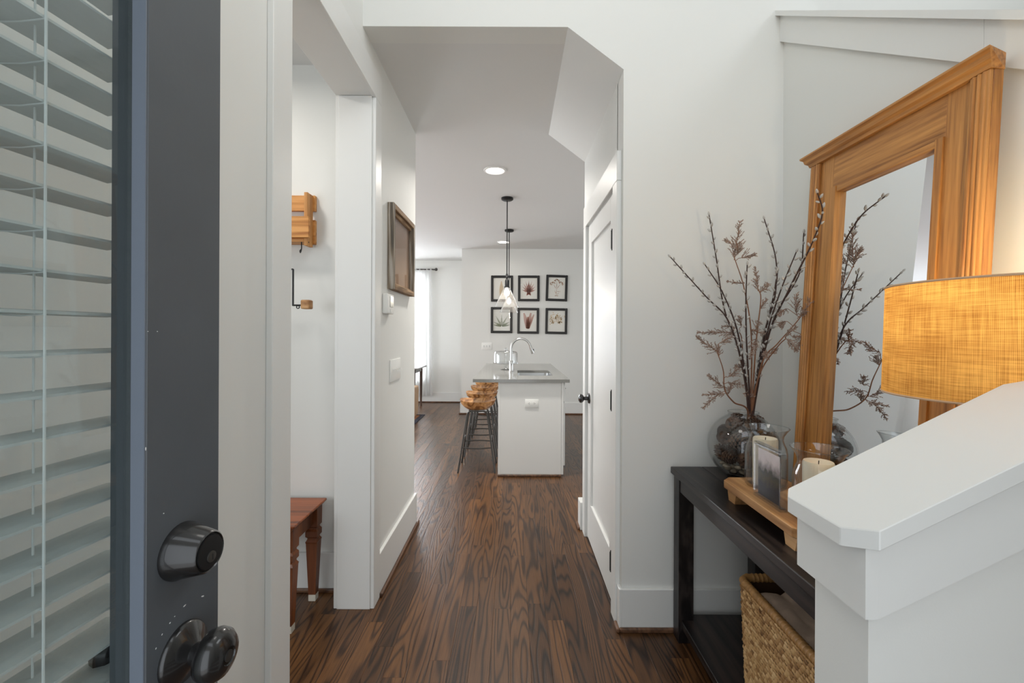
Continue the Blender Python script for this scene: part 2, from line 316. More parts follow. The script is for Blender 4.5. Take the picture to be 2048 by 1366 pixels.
# ------------------------------------------------------------------ mesh helpers
def chain_loc(p):
    v = Vector((0, 0, 0))
    while p is not None:
        v += p.location; p = p.parent
    return v
class G:
    def __init__(s): s.bm = bmesh.new()
    def poly(s, pts, faces, mi=0):
        vs = [s.bm.verts.new(p) for p in pts]
        for f in faces:
            try:
                fc = s.bm.faces.new([vs[i] for i in f]); fc.material_index = mi
            except ValueError: pass
        return vs
    def box(s, x0, x1, y0, y1, z0, z1, bev=0, seg=1):
        x0, x1 = sorted((x0, x1)); y0, y1 = sorted((y0, y1)); z0, z1 = sorted((z0, z1))
        pts = [(x, y, z) for z in (z0, z1) for y in (y0, y1) for x in (x0, x1)]
        vs = s.poly(pts, [(0, 2, 3, 1), (4, 5, 7, 6), (0, 1, 5, 4), (2, 6, 7, 3), (0, 4, 6, 2), (1, 3, 7, 5)])
        if bev:
            ed = list({e for v in vs for e in v.link_edges})
            bmesh.ops.bevel(s.bm, geom=ed, offset=bev, segments=seg, affect='EDGES', profile=.5)
        return s
    def prism(s, pts, a, b, axis='x'):
        """closed outline extruded between a and b along an axis; pts are the other two coords in order"""
        n = len(pts)
        def mk(u, v, w): return {'x': (w, u, v), 'y': (u, w, v), 'z': (u, v, w)}[axis]
        P = [mk(u, v, a) for u, v in pts] + [mk(u, v, b) for u, v in pts]
        s.poly(P, [tuple(range(n - 1, -1, -1)), tuple(range(n, 2 * n))] + [(i, (i + 1) % n, n + (i + 1) % n, n + i) for i in range(n)])
        return s
    def tube(s, path, rad, n=8, caps=True, closed=False):
        path = [Vector(p) for p in path]; m = len(path)
        rads = rad if isinstance(rad, (list, tuple)) else [rad] * m
        rings = []; up = None
        for i, p in enumerate(path):
            if closed: t = path[(i + 1) % m] - path[i - 1]
            else: t = path[min(i + 1, m - 1)] - path[max(i - 1, 0)]
            t.normalize()
            if up is None:
                up = Vector((0, 0, 1)) if abs(t.z) < .9 else Vector((1, 0, 0))
            a = t.cross(up); 
            if a.length < 1e-6: a = t.orthogonal()
            a.normalize(); b = a.cross(t); b.normalize(); up = b
            rings.append([s.bm.verts.new(p + (a * math.cos(2 * math.pi * k / n) + b * math.sin(2 * math.pi * k / n)) * rads[i]) for k in range(n)])
        for i in range(m if closed else m - 1):
            r0, r1 = rings[i], rings[(i + 1) % m]
            for k in range(n):
                s.bm.faces.new((r0[k], r0[(k + 1) % n], r1[(k + 1) % n], r1[k]))
        if caps and not closed:
            s.bm.faces.new(rings[0][::-1]); s.bm.faces.new(rings[-1])
        return s
    def lathe(s, prof, c=(0, 0, 0), n=32, axis='z', close=False):
        """profile of (radius, height) turned about an axis through c"""
        c = Vector(c); rings = []
        def mk(x, y, h):
            return c + {'z': Vector((x, y, h)), 'x': Vector((h, x, y)), 'y': Vector((y, h, x))}[axis]
        for r, h in prof:
            if r < 1e-6: rings.append([s.bm.verts.new(mk(0, 0, h))])
            else: rings.append([s.bm.verts.new(mk(r * math.cos(2 * math.pi * k / n), r * math.sin(2 * math.pi * k / n), h)) for k in range(n)])
        pairs = list(zip(rings, rings[1:]))
        if close: pairs.append((rings[-1], rings[0]))
        for a, b in pairs:
            for k in range(n):
                k2 = (k + 1) % n
                if len(a) == 1 and len(b) == 1: continue
                if len(a) == 1: f = (a[0], b[k2], b[k])
                elif len(b) == 1: f = (a[k], a[k2], b[0])
                else: f = (a[k], a[k2], b[k2], b[k])
                s.bm.faces.new(f)
        return s
    def ball(s, c, r, sx=1, sy=1, sz=1, u=12, v=8):
        prof = [(r * math.sin(math.pi * i / v), -r * math.cos(math.pi * i / v)) for i in range(v + 1)]
        prof[0] = (0, -r); prof[-1] = (0, r)
        st = len(s.bm.verts); s.lathe(prof, (0, 0, 0), u); s.bm.verts.ensure_lookup_table()
        for w in list(s.bm.verts)[st:]:
            w.co = Vector((w.co.x * sx, w.co.y * sy, w.co.z * sz)) + Vector(c)
        return s
    def xform(s, mat, start=0):
        s.bm.verts.ensure_lookup_table()
        for w in list(s.bm.verts)[start:]: w.co = mat @ w.co
        return s
    def build(s, name, mat, parent=None, smooth=False, local=False, angle=40):
        """mesh object; a child is stored in its parent's frame, a lone object gets its origin at the middle of its base"""
        bm = s.bm
        bmesh.ops.recalc_face_normals(bm, faces=bm.faces)
        me = bpy.data.meshes.new(name)
        off = Vector((0, 0, 0)); loc = Vector((0, 0, 0))
        if not local:
            if parent is not None: off = chain_loc(parent)
            elif len(bm.verts):
                xs = [v.co for v in bm.verts]
                lo = Vector([min(v[k] for v in xs) for k in range(3)]); hi = Vector([max(v[k] for v in xs) for k in range(3)])
                off = Vector(((lo.x + hi.x) / 2, (lo.y + hi.y) / 2, lo.z)); loc = off
        for v in bm.verts: v.co -= off
        bm.to_mesh(me); bm.free()
        for mm in (mat if isinstance(mat, (list, tuple)) else [mat]):
            me.materials.append(M[mm] if isinstance(mm, str) else mm)
        if smooth:
            me.polygons.foreach_set('use_smooth', [True] * len(me.polygons))
            try: me.set_sharp_from_angle(angle=math.radians(angle))
            except Exception: pass
        o = bpy.data.objects.new(name, me); C.objects.link(o)
        if parent is not None: o.parent = parent
        else: o.location = loc
        return o
def tag(o, label, cat, group=None):
    o['label'] = label; o['category'] = cat
    if group: o['group'] = group
    return o
def thing(name, loc, label, cat, group=None, rotz=0):
    o = bpy.data.objects.new(name, None); C.objects.link(o)
    o.location = loc; o.rotation_euler = (0, 0, rotz); o.empty_display_size = .05
    return tag(o, label, cat, group)
def struct(o, label=None, cat=None):
    o['kind'] = 'structure'
    if label: o['label'] = label; o['category'] = cat
    return o
def sroot(name, loc, label, cat, rotz=0):
    return struct(thing(name, loc, label, cat, None, rotz))
def dup(root, dloc, label=None):
    r = root.copy(); C.objects.link(r); r.location = root.location + Vector(dloc)
    if label: r['label'] = label
    for ch in list(root.children):
        c = ch.copy(); C.objects.link(c); c.parent = r
        for g in list(ch.children):
            d = g.copy(); C.objects.link(d); d.parent = c
    return r
def rrect(x0, x1, y0, y1, r, n=5):
    out = []
    for cx, cy, a0 in ((x1 - r, y1 - r, 0), (x0 + r, y1 - r, 90), (x0 + r, y0 + r, 180), (x1 - r, y0 + r, 270)):
        for k in range(n + 1):
            a = math.radians(a0 + 90 * k / n); out.append((cx + r * math.cos(a), cy + r * math.sin(a)))
    return out
def bez(pts, n=14):
    """smooth path through control points (Catmull-Rom)"""
    P = [Vector(p) for p in pts]; P = [P[0] * 2 - P[1]] + P + [P[-1] * 2 - P[-2]]
    out = []
    segs = len(P) - 3
    for i in range(segs):
        a, b, c, d = P[i:i + 4]
        for k in range(n):
            t = k / n
            out.append(.5 * ((2 * b) + (c - a) * t + (2 * a - 5 * b + 4 * c - d) * t * t + (3 * b - a - 3 * c + d) * t ** 3))
    out.append(P[-2]); return out

# ================================================================== SETTING
XL, XR, XW = -0.69, 0.499, 1.228        # hall left, hall right, stair-side wall
YF, YB, YH = -0.35, 2.05, 3.16          # front wall inside, foyer back wall, end of the hall
CH = 2.74
FC = 5.3                                # foyer ceiling
def wallbox(name, label, boxes, mat='wall'):
    g = G()
    for b in boxes: g.box(*b)
    return struct(g.build(name, mat), label, 'wall')

# floor: planks along the hall
root_floor = struct(G().box(-5.6, 3.5, -1.6, 9.2, -.06, -.012).build('floor', 'subfloor'), 'dark stained oak strip floor running down the hall to the kitchen', 'floor')
def visible_floor(x, y):
    if y <= .2: return 0
    p = VX + x / y * FPX; q = VY + CAMH / y * FPX
    if q > 1366 or p < 570 or p > 2048: return 0
    if y < 2.05: ok = x < .8
    elif y < YH: ok = XL < x < XR + .02
    else: ok = 826 < p < 1168
    if x < XL and y < 2.33: ok = 578 < p < 680 and y > 1.3
    if x < XL and 2.33 <= y < YH: ok = False
    return 1 if ok else 0
PW = .083
planks = []
nrow = int((3.3 + 5.4) / PW)
for i in range(nrow):
    x0 = -5.4 + i * PW
    y = -1.6 - random.random() * .9
    while y < 9.2:
        L_ = random.uniform(.45, 1.55)
        y1 = min(y + L_, 9.2); ys = max(y, -1.6)
        if y1 - ys > .02:
            sc = 0
            for k in range(7):
                yy = ys + (y1 - ys) * (k + .5) / 7
                if visible_floor(x0 + PW / 2, yy): sc += (PW * (y1 - ys)) / yy ** 3
            planks.append((sc, x0, ys, y1, random.random(), random.random() * 40, random.random() * 90))
        y = y1
planks.sort(key=lambda p: -p[0])
def plank_mesh(items, name):
    vs, fs, uv, tone = [], [], [], []
    for (sc, x0, y0, y1, t, ou, ov) in items:
        b = len(vs); e = .0002; bz = .0006
        top = [(x0 + e + bz, y0 + e), (x0 + PW - e - bz, y0 + e), (x0 + PW - e - bz, y1 - e), (x0 + e + bz, y1 - e)]
        vs += [(a, c, 0) for a, c in top]
        bot = [(x0 + e, y0 + e), (x0 + PW - e, y0 + e), (x0 + PW - e, y1 - e), (x0 + e, y1 - e)]
        vs += [(a, c, -bz) for a, c in bot] + [(a, c, -.012) for a, c in bot]
        F = [(0, 1, 2, 3), (0, 4, 5, 1), (1, 5, 6, 2), (2, 6, 7, 3), (3, 7, 4, 0), (4, 8, 9, 5), (5, 9, 10, 6), (6, 10, 11, 7), (7, 11, 8, 4)]
        for f in F:
            fs.append([b + k for k in f])
            for k in f: uv.append((vs[b + k][0] - x0 + ou, vs[b + k][1] - y0 + ov))
        tone += [t] * 12
    me = bpy.data.meshes.new(name); me.from_pydata(vs, [], fs)
    ul = me.uv_layers.new(name='UVMap'); ul.data.foreach_set('uv', [c for q in uv for c in q])
    a = me.attributes.new('tone', 'FLOAT', 'POINT'); a.data.foreach_set('value', tone)
    me.materials.append(M['floor']); return me
NB = 300
fz = Vector((-1.05, 3.8, -.06)); root_floor.location  # floor origin (bbox middle)
def link_plank(me, nm_):
    o = bpy.data.objects.new(nm_, me); C.objects.link(o); o.parent = root_floor
    o.location = -root_floor.location
    return o
for p in planks[:NB]: link_plank(plank_mesh([p], 'plank'), 'plank')
po = link_plank(plank_mesh(planks[NB:], 'far_planks'), 'far_planks'); po['kind'] = 'stuff'

# walls
wallbox('wall_left', 'pale grey foyer wall left of the open front door with the cased opening',
        [(-.85, XL, -.5, 1.36, 0, FC), (-.85, XL, 1.36, 2.19, 2.513, FC), (-.85, XL, 2.19, YH, 0, CH), (-.85, XL, 2.19, YB + .12, CH, FC)])
g = G()   # foyer back wall with the clipped-corner opening
g.prism([(XL, FC), (XL, CH), (.244, CH), (XR, 2.548), (XR, 0), (2.7, 0), (2.7, FC)], YB, YB + .12, 'y')
struct(g.build('wall_back', 'wall'), 'pale grey wall with clipped corner opening into the hall', 'wall')
g = G()   # hall right wall (closet front) with the door opening
g.box(XR, XR + .115, YB + .12, 2.16, 0, CH); g.box(XR, XR + .115, 2.16, 2.985, 2.065, CH); g.box(XR, XR + .115, 2.985, YH, 0, CH)
g.box(XR + .115, 3.3, YH - .115, YH, 0, CH)
struct(g.build('wall_right', 'wall'), 'hall wall around the white closet door', 'wall')
g = G(); g.prism([(.244, CH), (XR, CH), (XR, 2.548)], YB + .12, YH, 'y')
struct(g.build('trim_4', 'wall'), 'sloped soffit clipping the upper right corner of the hall', 'soffit')
wallbox('wall_side_room', 'pale wall of the side room behind the cherry bench', [(-3.4, -.85, 2.35, 2.47, 0, CH)])
wallbox('wall_side_room_left', 'far left wall of the side room', [(-3.4, -3.28, YF - .15, 2.35, 0, CH)])
wallbox('wall_front', 'front wall around the open entry door',
        [(-3.4, -3.2, -.5, YF, 0, CH), (-3.2, -1.6, -.5, YF, 0, .7), (-3.2, -1.6, -.5, YF, 2.3, CH), (-1.6, -.85, -.5, YF, 0, CH),
         (XL, -.52, -.5, YF, 0, FC), (-.52, .46, -.5, YF, 2.08, 2.95), (.46, 2.7, -.5, YF, 0, 2.95), (-.52, 2.7, -.5, YF, 4.85, FC), (1.28, 2.7, -.5, YF, 2.95, 4.85),
         ])
wallbox('wall_stair', 'outer wall of the stairwell', [(2.58, 2.7, YF, 2.05, 0, 3.3), (2.58, 2.7, YF, 2.05, 4.5, FC), (2.58, 2.7, YF, .6, 3.3, 4.5), (2.58, 2.7, 1.8, 2.05, 3.3, 4.5)])
wallbox('wall_far', 'grey kitchen end wall hung with six botanical prints', [(-.855, 3.3, 7.47, 7.6, 0, CH), (-.855, -.74, 7.6, 8.75, 0, CH)])
wallbox('wall_living', 'pale living room wall behind the sheer curtain', [(-1.72, -.855, 8.7, 8.82, 0, CH), (-3.4, -1.72, 8.7, 8.82, 0, .45), (-3.4, -1.72, 8.7, 8.82, 2.42, CH), (-5.4, -3.4, 8.7, 8.82, 0, CH)])
wallbox('wall_living_left', 'left wall of the living room', [(-5.5, -5.4, 2.47, 3.6, 0, CH), (-5.5, -5.4, 3.6, 7.2, 0, .5), (-5.5, -5.4, 3.6, 7.2, 2.5, CH), (-5.5, -5.4, 7.2, 8.8, 0, CH)])
wallbox('wall_kitchen_right', 'right wall of the kitchen', [(3.3, 3.42, 3.0, 4.0, 0, CH), (3.3, 3.42, 4.0, 6.8, 0, .8), (3.3, 3.42, 4.0, 6.8, 2.2, CH), (3.3, 3.42, 6.8, 7.6, 0, CH)])
g = G(); g.box(-.69, 2.7, YB + .12, YH, CH, CH + .1); g.box(-5.5, 3.42, YH, 8.82, CH, CH + .1); g.box(-3.4, -.85, -.5, 2.47, CH, CH + .1); g.box(-5.5, -.85, 2.47, YH, CH, CH + .1); g.box(-.85, 2.7, -.5, YB + .12, FC, FC + .1)
struct(g.build('ceiling', 'ceil'), 'smooth white ceiling over hall and kitchen', 'ceiling')

# stair-side wall with its sloped top, trim and cap
def ztop(y): return 2.796 + .715 * (y - 2.05)
g = G(); g.prism([(.0 + .745, 0), (YB, 0), (YB, ztop(YB) - .005), (.745, ztop(.745) - .005)], XW, XW + .115, 'x')
struct(g.build('wall_stair_side', 'wall'), 'sloped half wall behind the pine mirror', 'wall')
t5 = sroot('trim_1', (XW, 1.2, 2.0), 'grey painted sloped cap and apron above the pine mirror', 'trim')
g = G(); g.prism([(1.16, ztop(1.16)), (YB, ztop(YB)), (YB, ztop(YB) - .118), (1.16, ztop(1.16) - .118)], XW - .018, XW, 'x'); g.build('apron_board', 'trim', t5)
g = G(); g.prism([(.745, ztop(.745)), (1.1598, ztop(1.1598)), (1.1598, ztop(1.1598) - .118), (.745, ztop(.745) - .118)], XW - .0172, XW, 'x'); g.build('apron_board', 'trim', t5)
g = G(); g.prism([(.745, ztop(.745)), (YB, ztop(YB)), (YB, ztop(YB) + .024), (.745, ztop(.745) + .024)], XW - .04, XW + .155, 'x'); g.build('cap_board', 'trim', t5)

# foreground half wall at the foot of the stairs
HX, HN, HF, HS = .50, .631, .742, .49
Z0 = 1.062                       # underside of cap at X=.5
def zc(x): return Z0 + HS * (x - HX)
hw = sroot('wall_stair_foot', (HX, .69, 0), 'white painted half wall with sloping cap in the right foreground', 'wall')
XE = XW + .11
g = G(); g.prism([(HX, 0), (XE, 0), (XE, zc(XE)), (HX, zc(HX))], HN, HF, 'y'); g.build('half_wall', 'wall', hw)
TH = .105
g = G(); g.prism([(HX, zc(HX) - TH), (XE, zc(XE) - TH), (XE, zc(XE)), (HX, zc(HX))], HN - .018, HN, 'y'); g.build('apron_board', 'trim', hw)
g = G(); g.prism([(HX, zc(HX) - TH), (XE, zc(XE) - TH), (XE, zc(XE)), (HX, zc(HX))], HF, HF + .018, 'y'); g.build('apron_board', 'trim', hw)
g = G(); g.box(HX - .0185, HX - .0002, HN - .0182, HF + .018, zc(HX) - TH - .0005, zc(HX - .018) + .0); g.build('end_board', 'trim', hw)
# cap: plan outline with clipped corners, sheared up the slope
xa, xb, ya, yb = HX - .036, XE, HN - .034, HF + .036
out = [(xa + .024, ya), (xb, ya), (xb, yb), (xa + .013, yb), (xa, yb - .02), (xa, ya + .040)]
g = G(); n = len(out)
P = [(x, y, zc(x) + .001) for x, y in out] + [(x, y, zc(x) + .028) for x, y in out]
g.poly(P, [tuple(range(n - 1, -1, -1)), tuple(range(n, 2 * n))] + [(i, (i + 1) % n, n + (i + 1) % n, n + i) for i in range(n)])
bmesh.ops.bevel(g.bm, geom=[e for e in g.bm.edges], offset=.0012, segments=1, affect='EDGES')
g.build('cap_board', 'trim', hw)
# stairs behind the half wall
st = sroot('stairs', (1.0, .2, 0), 'oak stairs behind the white half wall', 'stairs')
for k in range(3):
    G().box(.56 + k * .26, 2.58, YF, .63, k * .18, (k + 1) * .18).build('riser', 'trim', st)
    G().box(.54 + k * .26, 2.58 if k == 2 else .56 + (k + 1) * .26, YF, .63, (k + 1) * .18, (k + 1) * .18 + .025).build('tread', 'shoe', st)
for k in range(5):
    G().box(XW + .115, 2.58, .75 + k * .26, YB, .565 + k * .186, .565 + (k + 1) * .186 - .025).build('riser', 'trim', st)
    G().box(XW + .115, 2.58, .73 + k * .26, .75 + (k + 1) * .26, .565 + (k + 1) * .186 - .025, .565 + (k + 1) * .186).build('tread', 'shoe', st)

# ---------------------------------------------------- cased opening on the left
t1 = sroot('trim_2', (-.77, 1.8, 0), 'white cased opening between foyer and side room', 'door frame')
ZH = 2.495
G().box(-.851, -.689, 2.184, 2.205, 0, ZH, .0015).build('jamb_board', 'trim', t1)
G().box(-.866, -.672, 1.345, 1.365, 0, ZH, .002).build('jamb_board', 'trim', t1)
G().box(-.866, -.672, 1.365, 2.185, ZH - .0, ZH + .02, .002).build('head_jamb', 'trim', t1)
G().box(XL, -.671, 2.189, 2.285, 0, ZH - .005, .002).build('casing_board', 'trim', t1)
G().box(XL, -.671, 1.255, 1.358, 0, ZH - .005, .002).build('casing_board', 'trim', t1)
G().box(XL, -.671, 1.255, 2.285, ZH - .004, ZH + .135, .002).build('head_casing', 'trim', t1)
G().box(-.868, -.85, 2.189, 2.285, 0, ZH, .002).build('casing_board', 'trim', t1)

# ---------------------------------------------------- baseboards and shoe mouldings
def base(name, label, x0, x1, y0, y1, h, shoe_faces):
    r = sroot(name, ((x0 + x1) / 2, (y0 + y1) / 2, 0), label, 'baseboard')
    G().box(x0, x1, y0, y1, 0, h, .002).build('board', 'trim', r)
    for (a, b, c, d) in shoe_faces:
        G().box(a, b, c, d, 0, .02, .005, 2).build('shoe_moulding', 'shoe', r)
base('baseboard_left', 'tall white baseboard along the left hall wall', XL, XL + .017, 2.285, YH + .017, .215, [(XL + .017, XL + .033, 2.285, YH + .03)])
base('baseboard_back', 'white baseboard at the hall corner behind the console table', XR + .0, 1.21, YB - .017, YB, .188, [(XR - .014, 1.21, YB - .033, YB - .017)])
base('baseboard_right', 'short white baseboard return beside the closet door casing', XR - .014, XR, YB - .017, 2.0815, .188, [(XR - .028, XR - .014, YB - .033, 2.0815)])
base('baseboard_right_end', 'white baseboard stub at the far end of the closet wall', XR - .035, XR, 3.075, YH + .017, .188, [(XR - .05, XR - .035, 3.075, YH + .02)])
base('baseboard_side_room', 'white baseboard of the side room behind the bench', -3.2, -.85, 2.333, 2.35, .20, [(-3.2, -.868, 2.318, 2.333)])
base('baseboard_far', 'white baseboard under the six botanical prints', -.872, 3.3, 7.453, 7.47, .19, [(-.89, 3.3, 7.437, 7.453)])
base('baseboard_living', 'white baseboard below the sheer curtain', -5.4, -.855, 8.683, 8.70, .19, [(-5.4, -.855, 8.667, 8.683)])

# ---------------------------------------------------- closet door (right side of the hall)
t2 = sroot('trim_3', (XR, 2.57, 0), 'white casing around the closet door', 'door frame')
OY0, OY1, OZ = 2.17, 2.975, 2.053
for a, b in ((OY0 - .088, OY0), (OY1, OY1 + .088)):
    G().box(XR - .022, XR, a, b, 0, OZ, .002).build('casing_board', 'trim', t2)
G().box(XR - .022, XR, OY0 - .088, OY1 + .088, OZ + .001, OZ + .14, .002).build('head_casing', 'trim', t2)
G().box(XR - .002, XR + .115, OY0 - .008, OY0 + .006, 0, OZ + .01).build('jamb_board', 'trim', t2)
G().box(XR - .002, XR + .115, OY1 - .006, OY1 + .008, 0, OZ + .01).build('jamb_board', 'trim', t2)
G().box(XR - .002, XR + .115, OY0 + .006, OY1 - .006, OZ - .004, OZ + .01).build('head_jamb', 'trim', t2)
d2 = sroot('door_2', (XR, 2.57, 0), 'white one panel closet door with black knob', 'door')
DX = XR - .004; a, b = OY0 + .009, OY1 - .009; z0, z1 = .014, OZ - .008
sw = .115
G().box(DX, DX + .035, a, a + sw, z0, z1, .0015).build('stile', 'trim', d2)
G().box(DX, DX + .035, b - sw, b, z0, z1, .0015).build('stile', 'trim', d2)
G().box(DX, DX + .035, a + sw, b - sw, z1 - .125, z1, .0015).build('rail', 'trim', d2)
G().box(DX, DX + .035, a + sw, b - sw, z0, z0 + .24, .0015).build('rail', 'trim', d2)
G().box(DX + .013, DX + .027, a + sw - .01, b - sw + .01, z0 + .23, z1 - .115).build('panel', 'trim', d2)
for hz in (.24, 1.02, 1.80):
    g = G(); g.tube([(XR - .0195, a + .004, hz - .045), (XR - .0195, a + .004, hz + .045)], .0065, 8); g.tube([(XR - .0195, a + .004, hz - .052), (XR - .0195, a + .004, hz + .052)], .004, 8); g.box(XR - .016, DX + .001, a + .002, a + .008, hz - .045, hz + .045)
    g.build('hinge', 'blk', d2, True)
ky, kz = b - .062, .925
k = G().lathe([(0, 0), (.033, 0), (.033, -.004), (.028, -.01), (.013, -.014), (.0115, -.034), (.018, -.038), (.027, -.046), (.029, -.055), (.026, -.064), (.016, -.070), (0, -.072)], (DX, ky, kz), 24, 'x').build('door_knob', 'black_metal', d2, True)
G().box(DX - .0015, DX + .035, b - .0005, b + .0025, kz - .03, kz + .03).build('latch_plate', 'black_metal', d2)

# ---------------------------------------------------- entry door (open, left foreground)
DA = math.radians(-4.83)
d1 = sroot('door_1', (-.397, .61, 0), 'dark slate grey glazed entry door standing open at left', 'door', DA)
def part(g, name, mat, smooth=False, par=None): return g.build(name, mat, par or d1, smooth, local=True)
DT, DWD = .044, .915
part(G().box(-DT, 0, -.112, 0, .012, 2.04, .002), 'stile', 'door_ext')
part(G().box(-DT, 0, -DWD, -DWD + .112, .012, 2.04, .002), 'stile', 'door_ext')
part(G().box(-DT, 0, -DWD + .112, -.112, 1.93, 2.04, .001), 'rail', 'door_ext')
part(G().box(-DT, 0, -DWD + .112, -.112, .012, .26, .001), 'rail', 'door_ext')
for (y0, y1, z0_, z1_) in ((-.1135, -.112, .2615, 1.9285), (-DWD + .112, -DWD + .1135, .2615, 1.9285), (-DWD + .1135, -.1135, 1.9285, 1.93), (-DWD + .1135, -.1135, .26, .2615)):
    part(G().box(-.0165, -.0005, y0, y1, z0_, z1_), 'daylit_reveal_strip', 'daylit_reveal')  # thin strips carrying the painted daylight around the glass opening
part(G().box(-.021, -.017, -DWD + .114, -.114, .262, 1.928), 'glass_pane', 'pane')
# deadbolt
db = part(G().lathe([(0, 0), (.0335, 0), (.0335, .003), (.0315, .007), (.0245, .036), (.0225, .038), (.021, .0365), (0, .0365)], (0, -.0633, 1.079), 36, 'x'), 'deadbolt', 'black_metal', True)
part(G().lathe([(.0195, .036), (.0195, .0385), (.017, .0388), (0, .0388)], (0, -.0633, 1.079), 28, 'x'), 'lock_face', 'blk', True, db)
part(G().lathe([(.0065, .0385), (.0065, .0405), (.0045, .041), (0, .041)], (0, -.0633, 1.0735), 16, 'x'), 'key_cylinder', 'gun', True, db)
part(G().box(.0408, .0413, -.0639, -.0627, 1.070, 1.077), 'keyway', 'dark_slot', False, db)
kn = part(G().lathe([(0, 0), (.0355, 0), (.0355, .0025), (.033, .006), (.020, .011), (.0125, .017), (.0115, .026), (.0125, .031)], (0, -.0605, .953), 36, 'x'), 'knob_rosette', 'black_metal', True)
pr = [(.0125, .026), (.020, .0285), (.0275, .034), (.0302, .0415), (.029, .049), (.024, .0555), (.016, .0595), (.0105, .061), (.0095, .0595), (0, .0595)]
part(G().lathe(pr, (0, -.0605, .953), 36, 'x'), 'door_knob', 'black_metal', True)
part(G().lathe([(.0065, .0595), (.0065, .0612), (0, .0612)], (0, -.0605, .953), 16, 'x'), 'key_cylinder', 'gun', True, kn)
part(G().lathe([(.0125 if False else 0, -DT), (.033, -DT), (.033, -DT - .004), (.012, -DT - .014), (.012, -DT - .03), (.024, -DT - .034), (.029, -DT - .044), (.024, -DT - .055), (0, -DT - .06)], (0, -.0605, .953), 28, 'x'), 'door_knob', 'black_metal', True)
part(G().box(-.034, -.010, -.001, .0025, .88, 1.03), 'latch_plate', 'black_metal')
for hz in (.25, 1.05, 1.85):
    part(G().tube([(-DT - .004, -DWD - .004, hz - .05), (-DT - .004, -DWD - .004, hz + .05)], .007, 8), 'hinge', 'black_metal', True)
# white chips and scratches worn through the dark paint
M['chip'] = plain('bare_primer_chip', (206, 206, 204), .7)
def chip(y, z, w, h, rot=0):
    g = G(); n_ = 7; pts = []
    for i in range(n_):
        a_ = 2 * math.pi * i / n_; r_ = random.uniform(.6, 1)
        u_, v_ = w * r_ * math.cos(a_), h * r_ * math.sin(a_)
        pts.append((y + u_ * math.cos(rot) - v_ * math.sin(rot), z + u_ * math.sin(rot) + v_ * math.cos(rot)))
    g.prism(pts, .0001, .0006, 'x'); part(g, 'paint_chip', 'chip')
for (y, z, w, h, r_) in ((-.058, 1.0085, .0025, .0008, .3), (-.029, 1.0035, .0028, .001, -.4), (-.079, 1.001, .0012, .0006, .5), (-.0725, 1.0045, .0009, .0005, .4), (-.09, .9945, .0011, .0004, .9), (-.098, .984, .0011, .0004, .9),
                      (-.112, 1.215, .0009, .0022, 0), (-.110, 1.345, .001, .0006, 0), (-.098, 1.345, .0006, .0006, 0), (-.0885, 1.134, .0008, .0006, 0)):
    chip(y, z, w, h, r_)
# blind hanging inside the door
bl = thing('door_blind', (-.397, .61, 0), 'white slatted blind behind the glass of the dark entry door', 'blind', None, DA)
NX0, NX1 = -.105, -.054
zs = [1.571 + k * .0418 for k in range(-31, 8)]
sm = None
for z in zs:
    if sm is None:
        g = G()
        prof = [(NX0, .0), (NX0 + .013, .0016), (NX0 + .0255, .0022), (NX0 + .038, .0016), (NX1, .0), (NX1, .0028), (NX0 + .038, .0044), (NX0 + .0255, .005), (NX0 + .013, .0044), (NX0, .0028)]
        n_ = len(prof)
        P = [(x, -.862, zz) for x, zz in prof] + [(x, -.058, zz) for x, zz in prof]
        g.poly(P, [tuple(range(n_ - 1, -1, -1)), tuple(range(n_, 2 * n_))] + [(i, (i + 1) % n_, n_ + (i + 1) % n_, n_ + i) for i in range(n_)])
        so = g.build('slat', 'slat', bl, local=True); sm = so.data
    else:
        so = bpy.data.objects.new('slat', sm); C.objects.link(so); so.parent = bl
    so.location = (0, 0, z)
G().box(NX0 - .004, NX1 + .006, -.865, -.055, 1.882, 1.935, .002).build('head_rail', 'slat', bl, local=True)
G().box(NX0, NX1, -.862, -.058, zs[0] - .03, zs[0] - .014, .003).build('bottom_rail', 'slat', bl, local=True)
for yc in (-.17, -.46, -.75):
    for xx in (NX1 + .002, NX0 - .002):
        G().tube([(xx, yc, zs[0] - .02), (xx, yc, 1.885)], .0013, 6).build('ladder_cord', 'cord', bl, local=True)
    G().tube([(NX0 + .026, yc + .012, zs[0] - .02), (NX0 + .026, yc + .012, 1.885)], .0011, 6).build('lift_cord', 'cord', bl, local=True)
    g = G()
    for z in zs: g.tube([(NX1 + .002, yc, z - .0005), ((NX0 + NX1) / 2, yc, z - .002), (NX0 - .002, yc, z - .0005)], .0008, 5)
    go = g.build('ladder_rungs', 'cord', bl, local=True); go['kind'] = 'stuff'

# living room window with lit pane, slatted blind, sheer curtain
w1 = sroot('window_1', (-2.5, 8.72, .45), 'bright living room window behind blind and sheer curtain', 'window')
M['daypane'] = emis('daylit_window_pane', (244, 248, 255), 19.0)
for (x0, x1) in ((-3.4, -2.58), (-2.54, -1.72)):
    G().box(x0 + .03, x1 - .03, 8.775, 8.785, .5, 2.38).build('pane', 'daypane', w1)
    for (a_, b_, c_, e_) in ((x0, x0 + .035, .45, 2.42), (x1 - .035, x1, .45, 2.42), (x0, x1, .45, .50), (x0, x1, 2.37, 2.42), (x0, x1, 1.41, 1.45)):
        G().box(a_, b_, 8.765, 8.80, c_, e_).build('sash_bar', 'trim', w1)
G().box(-2.58, -2.54, 8.71, 8.81, .45, 2.42).build('mullion', 'trim', w1)
for (a_, b_, c_, e_) in ((-1.72, -1.63, .36, 2.5), (-3.49, -3.4, .36, 2.5), (-3.49, -1.63, 2.42, 2.54), (-3.49, -1.63, .36, .45)):
    G().box(a_, b_, 8.682, 8.70, c_, e_).build('casing_board', 'trim', w1)
